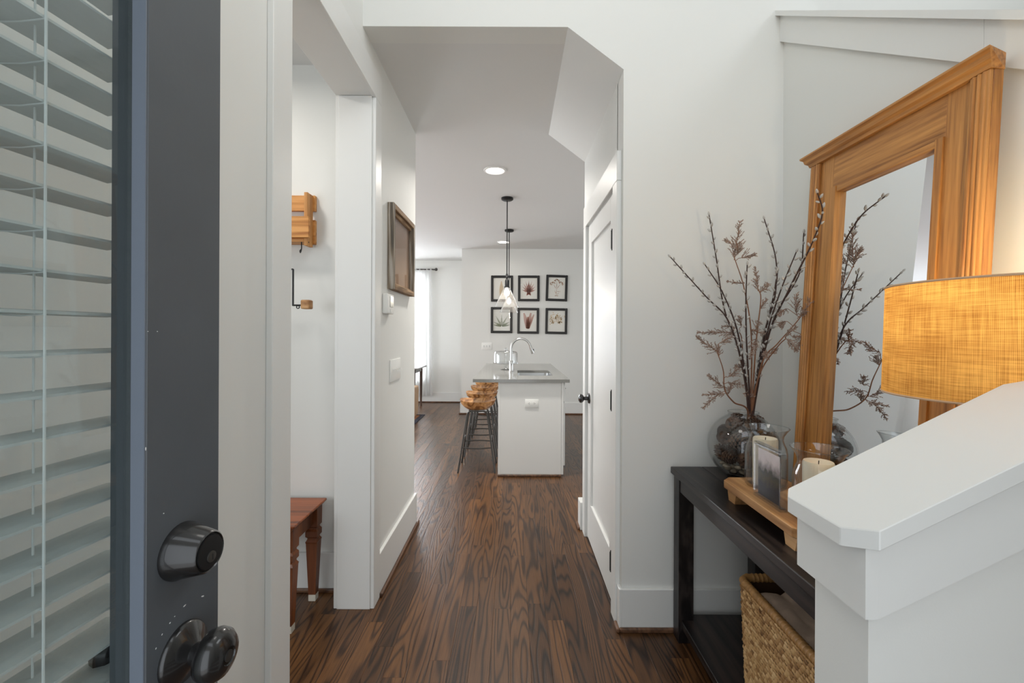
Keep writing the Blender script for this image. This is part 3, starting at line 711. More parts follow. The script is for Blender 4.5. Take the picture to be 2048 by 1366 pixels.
wbl = thing('window_blind', (-2.13, 8.74, .45), 'white slatted blind behind the sheer curtain at the far window', 'blind')
sd = None
for k in range(44):
    if sd is None:
        so = G().prism([(8.725, 0), (8.765, .012), (8.765, .015), (8.725, .003)], -2.53, -1.73, 'x').build('slat', 'slat', wbl); sd = so.data
    else:
        so = bpy.data.objects.new('slat', sd); C.objects.link(so); so.parent = wbl
    so.location = (0, 0, .47 + k * .0425)
cu = thing('sheer_curtain', (-1.95, 8.6, .05), 'white sheer curtain hanging at the far living room window', 'curtain')
def sheet(x0, x1, zt, zb, yc, amp, waves, n=90, m=14):
    g = G(); P = []
    for j in range(m + 1):
        z = zt + (zb - zt) * j / m; fl = j / m
        for i in range(n + 1):
            s = i / n; x = x0 + (x1 - x0) * s
            sp = 1 + .12 * fl
            x = x1 - (x1 - x) * sp + .03 * fl
            y = yc + amp * (math.sin(s * waves * 2 * math.pi + .4 * fl) + .4 * math.sin(s * waves * 4.7 + 1)) * (.55 + .45 * fl)
            P.append((x, y, z))
    F = [(j * (n + 1) + i, j * (n + 1) + i + 1, (j + 1) * (n + 1) + i + 1, (j + 1) * (n + 1) + i) for j in range(m) for i in range(n)]
    g.poly(P, F); return g
sheet(-2.2, -1.56, 2.58, .14, 8.61, .022, 9).build('panel', 'sheer', cu, True, angle=180)
rd = thing('curtain_rod', (-2.6, 8.6, 2.55), 'dark curtain rod with round finial above the sheer curtain', 'curtain rod')
G().tube([(-3.7, 8.61, 2.555), (-1.50, 8.61, 2.555)], .011, 10).build('rod', 'gun', rd, True)
G().ball((-1.475, 8.61, 2.555), .03).build('finial', 'gun', rd, True)
G().tube([(-1.53, 8.61, 2.555), (-1.53, 8.70, 2.555)], .007, 8).build('bracket', 'gun', rd, True)

# ================================================================== HALL WALL ITEMS (left)
fr = thing('picture_frame', (XL, 2.73, 1.59), 'weathered barnwood picture frame with sepia print on the left hall wall', 'picture frame')
FX = XL + .036; y0, y1, z0, z1 = 2.464, 2.995, 1.583, 2.06; fw = .030
G().box(XL, FX, y0, y0 + fw, z0, z1, .002).build('frame_stile', 'barn', fr)
G().box(XL, FX, y1 - fw, y1, z0, z1, .002).build('frame_stile', 'barn', fr)
G().box(XL, FX, y0 + fw, y1 - fw, z1 - fw, z1, .002).build('frame_rail', 'barn_h', fr)
G().box(XL, FX, y0 + fw, y1 - fw, z0, z0 + fw, .002).build('frame_rail', 'barn_h', fr)
for (a_, b_, c_, e_, mt) in ((y0 + fw, y0 + fw + .016, z0 + fw, z1 - fw, 'barn'), (y1 - fw - .016, y1 - fw, z0 + fw, z1 - fw, 'barn'), (y0 + fw + .016, y1 - fw - .016, z1 - fw - .02, z1 - fw, 'barn_h'), (y0 + fw + .016, y1 - fw - .016, z0 + fw, z0 + fw + .012, 'barn_h')):
    G().box(XL, XL + .020, a_, b_, c_, e_).build('inner_lip', mt, fr)
G().box(XL + .002, XL + .006, y0 + fw, y1 - fw, z0 + fw, z1 - fw).build('print', 'sepia', fr)
G().box(XL + .010, XL + .012, y0 + fw, y1 - fw, z0 + fw, z1 - fw).build('glass_pane', 'glass_ar', fr)

th = thing('thermostat', (XL, 2.43, 1.45), 'white thermostat below the barnwood frame', 'thermostat')
G().box(XL, XL + .028, 2.372, 2.50, 1.445, 1.552, .006, 3).build('body', 'plate', th, True)
M['lcd'] = plain('grey_lcd', (150, 156, 150), .2)
G().box(XL + .028, XL + .030, 2.42, 2.485, 1.482, 1.542, .001).build('screen', 'lcd', th)
G().box(XL + .028, XL + .0305, 2.425, 2.445, 1.455, 1.472, .001).build('button', 'plate', th)
def switch(name, label, wallx=None, wally=None, c=(0, 0), gang=3, w=.164, h=.115, kind='switch'):
    if wallx is not None:
        t = thing(name, (wallx, c[0], c[1] - h / 2), label, 'light switch')
        G().box(wallx, wallx + .006, c[0] - w / 2, c[0] + w / 2, c[1] - h / 2, c[1] + h / 2, .002, 2).build('plate', 'plate', t, True)
        for k in range(gang):
            y = c[0] + (k - (gang - 1) / 2) * .046
            G().box(wallx + .004, wallx + .0068, y - .006, y + .006, c[1] - .013, c[1] + .013).build('toggle_slot', 'plate', t)
            G().prism([(y - .004, c[1] - .004), (y + .004, c[1] - .004), (y + .004, c[1] + .006), (y - .004, c[1] + .006)], wallx + .006, wallx + .018, 'x').build('toggle', 'plate', t)
    else:
        t = thing(name, (c[0], wally, c[1] - h / 2), label, 'light switch' if kind == 'switch' else 'outlet')
        G().box(c[0] - w / 2, c[0] + w / 2, wally - .006, wally, c[1] - h / 2, c[1] + h / 2, .002, 2).build('plate', 'plate', t, True)
        if kind == 'switch':
            for k in range(gang):
                x = c[0] + (k - (gang - 1) / 2) * .046
                G().box(x - .005, x + .005, wally - .0068, wally - .004, c[1] - .012, c[1] + .012).build('toggle_slot', 'lcd', t)
                G().box(x - .004, x + .004, wally - .016, wally - .006, c[1] - .006, c[1] + .004).build('toggle', 'plate', t)
        else:
            for s in (-1, 1):
                x = c[0] + s * .022
                r_ = G().lathe([(0, -.0075), (.0155, -.0075), (.0165, -.005)], (x, wally, c[1]), 18, 'y').build('receptacle', 'plate', t, True)
                for dz in (-.006, .006): G().box(x - .004 * 1.0, x + .004, wally - .0082, wally - .0072, c[1] + dz - .001, c[1] + dz + .001).build('slot', 'dark_slot', r_)
                G().box(x + s * .0085 - .002, x + s * .0085 + .002, wally - .0082, wally - .0072, c[1] - .002, c[1] + .002).build('slot', 'dark_slot', r_)
    return t
switch('light_switch', 'wide white multi-gang switch plate on the left hall wall', wallx=XL, c=(2.63, 1.128), gang=4, w=.225, h=.124)

# ================================================================== SIDE ROOM (through the cased opening)
WY = 2.35
rk = thing('wall_rack', (-1.25, WY, 1.77), 'golden wood wall rack with letter box and hook in the side room', 'rack')
xr_ = -1.037
G().box(xr_ - .018, xr_, WY - .085, WY - .022, 1.782, 2.05, .0015).build('side_panel', 'oakrack_v', rk)
G().box(-1.6, xr_ + .010, WY - .022, WY, 1.972, 2.052, .0015).build('slat', 'oakrack', rk)
G().box(-1.6, xr_ + .010, WY - .022, WY, 1.80, 1.925, .0015).build('slat', 'oakrack', rk)
G().box(-1.6, xr_ + .014, WY - .104, WY - .085, 1.818, 1.924, .0015).build('box_front', 'oakrack', rk)
G().box(-1.6, xr_ - .018, WY - .085, WY - .022, 1.80, 1.815, .001).build('box_floor', 'oakrack', rk)
G().ball((xr_ + .0005, WY - .07, 1.80), .004, .3, 1, 1, 8, 6).build('screw', 'blk', rk)
hk = [at(603, 484, WY - .08), at(603, 489, WY - .08), at(603, 497, WY - .085), at(601, 505, WY - .09), at(600, 502, WY - .105), at(602, 499, WY - .11)]
G().tube(bez(hk, 6), .0028, 8).build('hook', 'blk', rk, True)

br = thing('wall_bracket', (-1.15, WY, 1.47), 'black metal wall bracket with a square wooden knob below the rack', 'bracket')
bx, by = -1.083, WY - .135
G().box(bx - .004, bx + .003, by - .004, by + .004, 1.474, 1.655, .001).build('drop_bar', 'blk', br)
g = G(); g.tube([(bx, by, 1.654), (bx - .15, by, 1.654), (bx - .15, WY, 1.654)], .004, 8); g.build('wall_arm', 'blk', br, True)
g = G(); g.tube([(bx - .003, by, 1.477), (bx + .05, by, 1.477)], .0042, 8); g.build('cross_bar', 'blk', br, True)
g = G(); g.tube([(bx + .024 + .007 * math.cos(a_), by, 1.468 + .007 * math.sin(a_)) for a_ in [2 * math.pi * k / 14 for k in range(14)]], .0025, 6, closed=True); g.build('eyelet', 'blk', br, True)
G().box(bx + .045, bx + .090, by - .022, by + .022, 1.458, 1.503, .007, 3).build('wooden_knob', 'tray', br, True)

bn = thing('bench_table', (-1.25, 2.13, 0), 'cherry wood side table with tapered legs in the side room', 'table')
BX1, BY0, BY1, BZ = -.952, 1.965, 2.312, .495
g = G(); g.box(-1.62, BX1, BY0, BY1, BZ - .012, BZ, .003); g.build('table_top', 'cherry', bn)
g = G(); g.prism([(BX1 - .004, BZ - .012), (BX1 - .016, BZ - .026), (-1.604, BZ - .026), (-1.616, BZ - .012)], BY0 + .006, BY1 - .006, 'y'); g.build('top_moulding', 'cherry_v', bn)
G().box(-1.57, BX1 - .036, BY0 + .045, BY0 + .063, BZ - .105, BZ - .026).build('apron', 'cherry', bn)
G().box(-1.57, BX1 - .036, BY1 - .055, BY1 - .037, BZ - .105, BZ - .026).build('apron', 'cherry', bn)
G().box(BX1 - .056, BX1 - .038, BY0 + .06, BY1 - .05, BZ - .105, BZ - .026).build('apron', 'cherry_v', bn)
def sqleg(cx, cy, par):
    prof = [(.016, .0), (.0175, .034), (.0175, .036), (.027, .29), (.029, .30), (.022, .312), (.022, .318), (.029, .326), (.029, .352), (.022, .362), (.022, .368), (.029, .376), (.030, BZ - .027)]
    g = G(); rings = []
    for r, z in prof: rings.append([g.bm.verts.new((cx + sx * r, cy + sy * r, z)) for sx, sy in ((-1, -1), (1, -1), (1, 1), (-1, 1))])
    for a_, b_ in zip(rings[1:], rings[2:]):
        for k in range(4): g.bm.faces.new((a_[k], a_[(k + 1) % 4], b_[(k + 1) % 4], b_[k]))
    for k in range(4): g.bm.faces.new((rings[0][k], rings[0][(k + 1) % 4], rings[1][(k + 1) % 4], rings[1][k]))
    g.bm.faces.new(rings[0][::-1]); g.bm.faces.new(rings[-1])
    lo = g.build('leg', 'cherry_v', par)
    G().box(cx - .0182, cx + .0182, cy - .0182, cy + .0182, 0, .034, .002).build('white_foot', 'white_foot', lo)
for cx in (BX1 - .047, -1.56):
    for cy in (BY0 + .055, BY1 - .047): sqleg(cx, cy, bn)

# ================================================================== KITCHEN
isl = thing('kitchen_island', (.18, 5.3, 0), 'white painted kitchen island cabinet under the grey counter', 'island')
IY0, IY1, IX0, IX1 = 4.217, 6.32, -.136, .475
G().box(IX0 + .014, IX1 - .02, IY0, IY0 + .019, .022, .884, .001).build('end_panel', 'cab', isl)
G().box(IX0, IX0 + .018, IY0 - .004, IY1, .022, .884, .001).build('corner_stile', 'cab', isl)
G().box(IX1 - .018, IX1 + .001, IY0 - .004, IY0 + .03, .022, .884, .001).build('corner_stile', 'cab', isl)
G().box(IX0 + .018, IX1 - .02, IY0 + .019, IY1, .09, .60, 0).build('carcass', 'cab', isl)
G().box(IX0 + .018, IX1 - .08, IY0 + .019, IY1, .0, .09, 0).build('toe_kick', 'cab', isl)
G().box(IX0 - .004, IX1 - .018, IY0 - .016, IY0 - .0, .0, .022, .004).build('shoe_moulding', 'shoe', isl)
for k in range(4):
    ya_ = IY0 + .035 + k * .515
    d_ = G().box(IX1 - .02, IX1 + .020, ya_, ya_ + .50, .095, .69, .002).build('cabinet_door', 'cab', isl)
    d_ = G().box(IX1 - .02, IX1 + .020, ya_, ya_ + .50, .705, .875, .002).build('drawer', 'cab', isl)
    g = G(); g.tube([(IX1 + .02, ya_ + .19, .80), (IX1 + .045, ya_ + .19, .80), (IX1 + .045, ya_ + .31, .80), (IX1 + .02, ya_ + .31, .80)], .005, 8); g.build('handle', 'chrome', d_, True)
switch('wall_outlet', 'white horizontal power outlet on the island end panel', wally=IY0, c=(at(1063.5, 807, IY0).x, at(1063.5, 807, IY0).z), w=.127, h=.076, kind='outlet')

CX0, CX1, CY0, CY1, CZ0, CZ1 = -.372, .531, 4.19, 6.355, .884, .914
SX0, SX1, SY0, SY1 = .05, .41, 4.56, 5.22
def ring_slab(outer, inner, z0, z1):
    g = G(); n = len(inner)
    vt = [[g.bm.verts.new((x, y, z)) for x, y in loop] for loop in (outer, inner) for z in (z1, z0)]
    ot, ob, it, ib = vt
    for k in range(n):
        j = (k + 1) % n
        g.bm.faces.new((ot[k], ot[j], it[j], it[k])); g.bm.faces.new((ob[j], ob[k], ib[k], ib[j]))
        g.bm.faces.new((ob[k], ob[j], ot[j], ot[k])); g.bm.faces.new((it[k], it[j], ib[j], ib[k]))
    return g
inner = rrect(SX0, SX1, SY0, SY1, .055, 6); n7 = 7
outer = []
for q, ((ex, ey), (sx, sy)) in enumerate((((CX1, CY1), (1, 1)), ((CX0, CY1), (-1, 1)), ((CX0, CY0), (-1, -1)), ((CX1, CY0), (1, -1)))):
    for k in range(n7):
        t = k / (n7 - 1)
        a_, b_ = ((ex, ey - .3), (ex - .3, ey)) if q == 0 else ((ex + .3, ey), (ex, ey - .3)) if q == 1 else ((ex, ey + .3), (ex + .3, ey)) if q == 2 else ((ex - .3, ey), (ex, ey + .3))
        if k == n7 // 2: outer.append((ex, ey))
        elif t < .5: outer.append((a_[0] + (ex - a_[0]) * t * 2, a_[1] + (ey - a_[1]) * t * 2))
        else: outer.append((ex + (b_[0] - ex) * (t - .5) * 2, ey + (b_[1] - ey) * (t - .5) * 2))
ct = tag(ring_slab(outer, inner, CZ0, CZ1).build('countertop', 'quartz'), 'polished grey quartz worktop of the kitchen island', 'countertop')
snk = thing('kitchen_sink', (.23, 4.9, .69), 'stainless steel undermount sink in the grey island worktop', 'sink')
lo = rrect(SX0 - .004, SX1 + .004, SY0 - .004, SY1 + .004, .055, 6); li = rrect(SX0 + .015, SX1 - .015, SY0 + .015, SY1 - .015, .05, 6)
g = G(); n = len(lo)
a_ = [g.bm.verts.new((x, y, CZ0 - .001)) for x, y in lo]; b_ = [g.bm.verts.new((x, y, .70)) for x, y in li]
for k in range(n): g.bm.faces.new((a_[k], a_[(k + 1) % n], b_[(k + 1) % n], b_[k]))
g.bm.faces.new(b_); g.build('basin', 'steel', snk, True)
G().lathe([(.0, .704), (.035, .704), (.042, .702), (.042, .700)], (.23, 4.9, 0), 20).build('drain', 'chrome', snk, True)
fc = thing('kitchen_faucet', (at(1022.5, 744, 4.94).x, 4.94, CZ1), 'chrome gooseneck pull-down faucet beside the island sink', 'faucet')
fx, fy = fc.location.x, 4.94
G().lathe([(0, 0), (.028, 0), (.028, .006), (.022, .01), (.0205, .125), (.0165, .13), (0, .13)], (fx, fy, CZ1), 24).build('base', 'chrome', fc, True)
R_ = .105
pth = [(fx, fy, CZ1 + .12), (fx, fy, 1.0 + .1)] + [(fx + R_ - R_ * math.cos(math.radians(t)), fy, 1.178 + R_ * math.sin(math.radians(t))) for t in range(0, 166, 11)]
G().tube(pth, .0125, 14).build('spout', 'chrome', fc, True)
e1 = Vector(pth[-1]); dr = (Vector(pth[-1]) - Vector(pth[-2])).normalized()
hd = G().tube([e1 - dr * .004, e1 + dr * .02, e1 + dr * .03, e1 + dr * .085, e1 + dr * .09], [.0135, .0145, .0155, .018, .016], 16).build('spray_head', 'chrome', fc, True)
pb = e1 + dr * .055 + Vector((.017, 0, .004))
G().ball(pb, .010, .6, 1, 1.6, 10, 6).build('spray_button', 'blk', hd, True)
G().tube([(fx, fy, CZ1 + .085), (fx, fy - .05, CZ1 + .088), (fx, fy - .10, CZ1 + .105)], [.009, .008, .006], 10).build('handle', 'chrome', fc, True)
ck = thing('cake_stand', (-.083, 5.31, CZ1), 'glass cake stand with domed cover on the island behind the faucet', 'cake stand')
cc = (-.083, 5.31, CZ1)
G().lathe([(0, 0), (.06, 0), (.062, .004), (.03, .012), (.014, .02), (.021, .032), (.012, .042), (.024, .055), (.03, .064), (.135, .070), (.15, .072), (.152, .084), (.145, .084), (.142, .079), (0, .077)], cc, 40).build('pedestal', 'glass_clear', ck, True)
G().lathe([(.138, .080), (.138, .19), (.130, .207), (.11, .216), (.02, .219), (.012, .222), (.011, .228), (.021, .238), (.018, .252), (0, .257), (0, .254), (.016, .249), (.01, .22), (.11, .212), (.127, .203), (.134, .19), (.134, .080)], cc, 40).build('dome', 'glass_clear', ck, True)

# stools
stl = thing('bar_stool', (-.345, 4.48, 0), 'nearest wooden saddle bar stool at the grey island', 'stool', 'bar stools along the island')
sx_, sy_ = -.345, 4.48
g = G(); NU, NV = 28, 8
def seat_pt(u, r, top):
    a_ = .178; b_ = .15
    c_, s_ = math.cos(u), math.sin(u); e = 2 / 2.8
    X = a_ * math.copysign(abs(c_) ** e, c_) * r; Yv = b_ * math.copysign(abs(s_) ** e, s_) * r
    if top: z = .648 + .026 * r ** 2.2 + .014 * (X / a_) ** 2
    else: z = .588 + .060 * (max(0, r - .55) / .45) ** 1.6
    if not top: X *= .93; Yv *= .93
    return (sx_ + X, sy_ + Yv, z)
rows = [[g.bm.verts.new(seat_pt(2 * math.pi * k / NU, r, True)) for k in range(NU)] for r in [(j + 1) / NV for j in range(NV)]]
ctop = g.bm.verts.new((sx_, sy_, .645))
brow = [[g.bm.verts.new(seat_pt(2 * math.pi * k / NU, r, False)) for k in range(NU)] for r in (1, .85, .6)]
for k in range(NU):
    j = (k + 1) % NU
    g.bm.faces.new((ctop, rows[0][k], rows[0][j]))
    for a_, b_ in zip(rows, rows[1:]): g.bm.faces.new((a_[k], b_[k], b_[j], a_[j]))
    g.bm.faces.new((rows[-1][k], brow[0][k], brow[0][j], rows[-1][j]))
    for a_, b_ in zip(brow, brow[1:]): g.bm.faces.new((a_[k], b_[k], b_[j], a_[j]))
g.bm.faces.new([brow[-1][k] for k in range(NU)])
g.build('seat', 'seat', stl, True, angle=60)
TX, TY, FXs, FYs = .095, .085, .178, .172
def legp(sx, sy, z):
    t = 1 - z / .575
    return Vector((sx_ + sx * (TX + (FXs - TX) * t), sy_ + sy * (TY + (FYs - TY) * t), z))
for sx in (-1, 1):
    for sy in (-1, 1):
        pts = [legp(sx, sy, 0), legp(sx, sy, .54), legp(sx, sy, .565) + Vector((-sx * .006, 0, 0)), Vector((sx_ + sx * (TX - .03), sy_ + sy * TY, .579))]
        G().tube(pts, .0085, 8).build('leg', 'gun', stl, True)
for sy in (-1, 1):
    G().tube([Vector((sx_ - TX + .02, sy_ + sy * TY, .581)), Vector((sx_ + TX - .02, sy_ + sy * TY, .581))], .0075, 8).build('seat_rail', 'gun', stl, True)
    a_, b_ = legp(-1, sy, .235), legp(1, sy, .235)
    mid = (a_ + b_) / 2 + Vector((0, sy * .03, 0))
    G().tube(bez([a_, mid, b_], 8), .0065, 8).build('footrest', 'gun', stl, True)
for sx in (-1, 1):
    a_, b_ = legp(sx, -1, .30), legp(sx, 1, .30)
    G().tube([a_, b_], .006, 8).build('stretcher', 'gun', stl, True)
for y_, lb in ((.57, 'second wooden bar stool from the near end of the island'), (1.13, 'third wooden bar stool from the near end of the island'), (1.72, 'farthest wooden bar stool tucked under the island counter')):
    dup(stl, (0, y_, 0), lb)

# pendants
def pendant(label, x, y, zb):
    p = thing('pendant_lamp', (x, y, zb), label, 'pendant lamp', 'glass cone pendants over the island')
    G().lathe([(0, CH), (.062, CH), (.062, CH - .018), (.05, CH - .026), (.012, CH - .03), (0, CH - .03)], (x, y, 0), 24).build('canopy', 'blk', p, True)
    G().tube([(x, y, CH - .028), (x, y, zb + .33)], .0055, 8).build('rod', 'blk', p, True)
    G().lathe([(0, zb + .345), (.011, zb + .34), (.011, zb + .318), (.016, zb + .312), (.016, zb + .30), (.008, zb + .296), (.012, zb + .285), (.020, zb + .27), (.021, zb + .215), (.030, zb + .208), (.030, zb + .198), (0, zb + .198)], (x, y, 0), 20).build('socket', 'blk', p, True)
    G().lathe([(.029, .20), (.124, .006), (.126, 0), (.123, .0), (.120, .008), (.027, .198)], (x, y, zb), 36).build('glass_shade', 'glass_clear', p, True)
    b = G().lathe([(0, .115), (.016, .12), (.026, .135), (.029, .15), (.025, .168), (.013, .185), (.012, .2), (0, .2)], (x, y, zb), 16).build('bulb', 'bulb', p, True)
    l = bpy.data.lights.new('pendant_glow', 'POINT'); l.energy = 4; l.color = (1, .88, .72); l.shadow_soft_size = .03
    o = bpy.data.objects.new('pendant_glow', l); C.objects.link(o); o.parent = p; o.location = (0, 0, .09)
    return p
pendant('nearer clear glass cone pendant lamp hanging over the island', at(1014.5, 395, 4.65).x, 4.65, 1.614)
pendant('farther clear glass cone pendant lamp hanging over the island', at(1018.5, 460, 6.09).x, 6.09, 1.622)
def can(label, x, y, pw=5):
    p = thing('recessed_light', (x, y, CH - .004), label, 'ceiling light', 'recessed ceiling lights')
    G().lathe([(.098, CH - .001), (.096, CH - .006), (.080, CH - .008), (.074, CH + .001), (.070, CH + .02), (.098, CH + .02)], (x, y, 0), 36, close=True).build('trim_ring', 'can', p, True)
    G().lathe([(0, CH - .0005), (.074, CH - .0005), (.074, CH + .004), (0, CH + .004)], (x, y, 0), 32).build('lens', 'bulb', p, True)
    l = bpy.data.lights.new('recessed_glow', 'AREA'); l.shape = 'DISK'; l.size = .14; l.energy = pw; l.color = (1, .95, .88); l.spread = math.radians(150)
    o = bpy.data.objects.new('recessed_glow', l); C.objects.link(o); o.parent = p; o.location = (0, 0, -.006)
c1 = at(990, 339, 3.86); can('nearer lit recessed ceiling light at the end of the hall', c1.x, 3.86, 30)
c2 = at(1007, 484, 6.9); can('farther lit recessed ceiling light beyond the pendants', c2.x, 6.9, 1.2)

# far wall prints
PY = 7.47
def leafblade(g, p, d, L_, w, y):
    d = Vector(d).normalized(); nrm = Vector((-d.z, 0, d.x)) if True else None
    p = Vector((p[0], 0, p[1])); d = Vector((d.x, 0, d.z))
    w *= 1.15
    pts = [p, p + d * L_ * .4 + nrm * w, p + d * L_, p + d * L_ * .4 - nrm * w]
    g.poly([(q.x, y, q.z) for q in pts] + [(q.x, y + .0008, q.z) for q in pts], [(0, 1, 2, 3), (7, 6, 5, 4), (0, 4, 5, 1), (1, 5, 6, 2), (2, 6, 7, 3), (3, 7, 4, 0)])
def frond(g, cx, cz, ang, L_, w, y, n=12, lw=.004, taper=1.0, base_w=.3):
    a_ = math.radians(ang); d = Vector((math.sin(a_), 0, math.cos(a_))); nr = Vector((d.z, 0, -d.x))
    leafblade(g, (cx, cz), d, L_, .0022, y)
    for k in range(n):
        t = (k + .6) / n; px_ = cx + d.x * L_ * t; pz_ = cz + d.z * L_ * t
        ww = w * (base_w + (1 - base_w) * math.sin(math.pi * min(1, t * .85 + .12))) * (1.15 - taper * t)
        for s in (-1, 1):
            dd = (nr * s + d * .75)
            leafblade(g, (px_, pz_), dd, ww, lw, y)
def print_art(kind, cx, cz, y):
    g = G()
    if kind == 'conifer':
        frond(g, cx - .01, cz - .13, 0, .25, .06, y, 11, .006, .75)
        frond(g, cx - .01, cz - .10, 48, .12, .03, y, 6, .005)
        mt = 'p_gold'
    elif kind == 'rustfern':
        for a_, L_ in ((0, .20), (16, .185), (-16, .185), (32, .165), (-32, .165), (50, .14), (-50, .14), (72, .12), (-72, .12), (150, .07), (-150, .07)): frond(g, cx, cz - .06, a_, L_, .03, y, 9, .0045)
        frond(g, cx, cz - .11, 0, .2, .05, y, 12, .005, .7)
        mt = 'p_rust'
    elif kind == 'umbel':
        for (a_, L_) in ((0, .19), (-35, .15), (33, .16)):
            r_ = math.radians(a_); d = Vector((math.sin(r_), 0, math.cos(r_)))
            leafblade(g, (cx, cz - .02), d, L_ * .75, .0028, y)
            tx, tz = cx + d.x * L_ * .72, cz - .02 + d.z * L_ * .72
            for q in range(22):
                aa = random.uniform(-100, 100) + a_; rr = random.uniform(.02, .055)
                leafblade(g, (tx + math.sin(math.radians(aa)) * rr * .7, tz + math.cos(math.radians(aa)) * rr * .5), (math.sin(math.radians(aa)), 0, math.cos(math.radians(aa))), .015, .006, y)
        leafblade(g, (cx - .005, cz - .12), (.04, 0, 1), .12, .0026, y); leafblade(g, (cx, cz - .06), (1, 0, .1), .075, .003, y)
        leafblade(g, (cx, cz - .1), (-.5, 0, .8), .08, .0025, y); leafblade(g, (cx, cz - .11), (.8, 0, .6), .06, .0025, y)
        for q in range(5): leafblade(g, (cx - .012 + q * .006, cz - .13), (math.sin(q - 2), 0, .4), .02, .005, y)
        mt = 'p_tan'
    elif kind == 'greenfern':
        for a_ in (0, 30, -30, 62, -62, 82, -82): frond(g, cx, cz - .10, a_, .15 if abs(a_) > 40 else .2, .03, y, 9, .0055)
        mt = 'p_green'
    elif kind == 'brickfern':
        for a_, L_, w in ((0, .2, .05), (-14, .27, .05), (10, .27, .05), (22, .26, .035)): frond(g, cx - .005, cz - .14, a_, L_, w, y, 14, .006, .55, .5)
        mt = 'p_brick'
    else:
        for a_, L_ in ((0, .11), (-35, .15), (48, .16), (-75, .11), (85, .09), (20, .13), (-100, .10), (110, .06)):
            r_ = math.radians(a_); leafblade(g, (cx, cz - .01), (math.sin(r_), 0, math.cos(r_)), L_, .0022, y)
            for q in range(11):
                t = random.uniform(.35, 1); aa = r_ + random.uniform(-.35, .35)
                leafblade(g, (cx + math.sin(aa) * L_ * t, cz - .01 + math.cos(aa) * L_ * t), (math.sin(aa + random.uniform(-1.4, 1.4)), 0, math.cos(aa + random.uniform(-1.4, 1.4))), .022, .006, y)
        mt = 'p_gold'
    return g, mt
pics = [('conifer', 982.2, 1025.9, 551, 603.5, 0, 'black framed golden conifer print, upper left of six on the far wall'),
        ('rustfern', 1036, 1079, 551, 602.8, 0, 'black framed rust coloured leaf print, upper middle of six'),
        ('umbel', 1091.2, 1134, 550, 602.5, 1.6, 'black framed tan umbel flower print, upper right of six'),
        ('greenfern', 981.7, 1024.8, 614, 666.4, 0, 'black framed green and brown fern print, lower left of six'),
        ('brickfern', 1034.6, 1077.7, 615.7, 667.6, .4, 'black framed brick red fern print, lower middle of six'),
        ('sprig', 1090.4, 1134, 616.3, 668.2, .8, 'black framed pale gold sprig print, lower right of six')]
for kind, xa_, xb_, ya_, yb_, rot, lb in pics:
    A, B_ = at(xa_, ya_, PY - .01), at(xb_, yb_, PY - .01)
    cx, cz = (A.x + B_.x) / 2, (A.z + B_.z) / 2; hw_, hh = (B_.x - A.x) / 2, (A.z - B_.z) / 2; fw = .04
    p = thing('picture_frame', (cx, PY, cz - hh), lb, 'picture frame', 'botanical prints on the far wall')
    hh2 = hh
    for (x0, x1, z0, z1, nm_) in ((-hw_, -hw_ + fw, -hh, hh, 'frame_stile'), (hw_ - fw, hw_, -hh, hh, 'frame_stile'), (-hw_ + fw, hw_ - fw, hh - fw, hh, 'frame_rail'), (-hw_ + fw, hw_ - fw, -hh, -hh + fw, 'frame_rail')):
        G().box(cx + x0, cx + x1, PY - .024, PY - .002, cz + z0, cz + z1, .005).build(nm_, 'blackframe', p)
    G().box(cx - hw_ + fw, cx + hw_ - fw, PY - .008, PY - .002, cz - hh + fw, cz + hh - fw).build('paper', 'paper', p)
    g, mt = print_art(kind, cx, cz, PY - .0095); pa = g.build('botanical_print', mt, p)
    G().box(cx - hw_ + fw, cx + hw_ - fw, PY - .014, PY - .0125, cz - hh + fw, cz + hh - fw).build('glass_pane', 'glass_ar', p)
    if rot:
        p.rotation_euler = (0, math.radians(rot), 0)
sw3 = at(973.5, 692.5, PY)
switch('light_switch', 'white three gang switch plate on the far wall above the island', wally=PY, c=(sw3.x, sw3.z), gang=3, w=.17, h=.118)
vt = thing('floor_vent', (.76, 7.26, 0), 'small brown floor vent below the far kitchen wall', 'vent')
G().box(.62, .82, 7.17, 7.28, 0, .006, .002).build('frame', 'vent', vt)
for k in range(8): G().box(.632 + k * .023, .632 + k * .023 + .012, 7.185, 7.265, .006, .008).build('slot', 'dark_slot', vt)

# far living room: desk, slipcovered chair, rug
dk = thing('desk', (-2.3, 8.0, 0), 'grey topped desk with dark tapered legs by the far window', 'desk')
G().box(-3.0, -1.60, 7.62, 8.36, .715, .74, .003).build('top', 'greytop', dk)
for (a_, b_, c_, e_) in ((-2.95, -1.68, 7.68, 7.70), (-2.95, -1.68, 8.28, 8.30), (-1.70, -1.68, 7.68, 8.30)):
    G().box(a_, b_, c_, e_, .64, .715).build('apron', 'greytop', dk)
for (x, y) in ((-1.69, 8.29), (-1.69, 7.69), (-2.93, 8.29), (-2.93, 7.69)):
    G().tube([(x, y, 0), (x, y, .715)], [.016, .030], 10).build('leg', 'walnut', dk, True)
chx = thing('dining_chair', (-1.78, 7.0, 0), 'tan slipcovered chair standing on the rust rug', 'chair')
G().box(-2.00, -1.545, 6.97, 7.05, .47, .83, .02, 3).build('backrest', 'linen_tan', chx, True)
G().box(-2.00, -1.545, 6.97, 7.40, .40, .48, .02, 3).build('seat', 'linen_tan', chx, True)
G().prism([(-2.0, .42), (-1.545, .42), (-1.56, .012), (-1.99, .012)], 6.965, 7.40, 'y').build('skirt', 'linen_tan', chx)
rg = thing('rug', (-2.5, 5.8, 0), 'rust patterned rug with navy border in the living room', 'rug')
G().box(-3.9, -1.50, 4.2, 7.28, 0, .008).build('field', 'rug_r', rg)
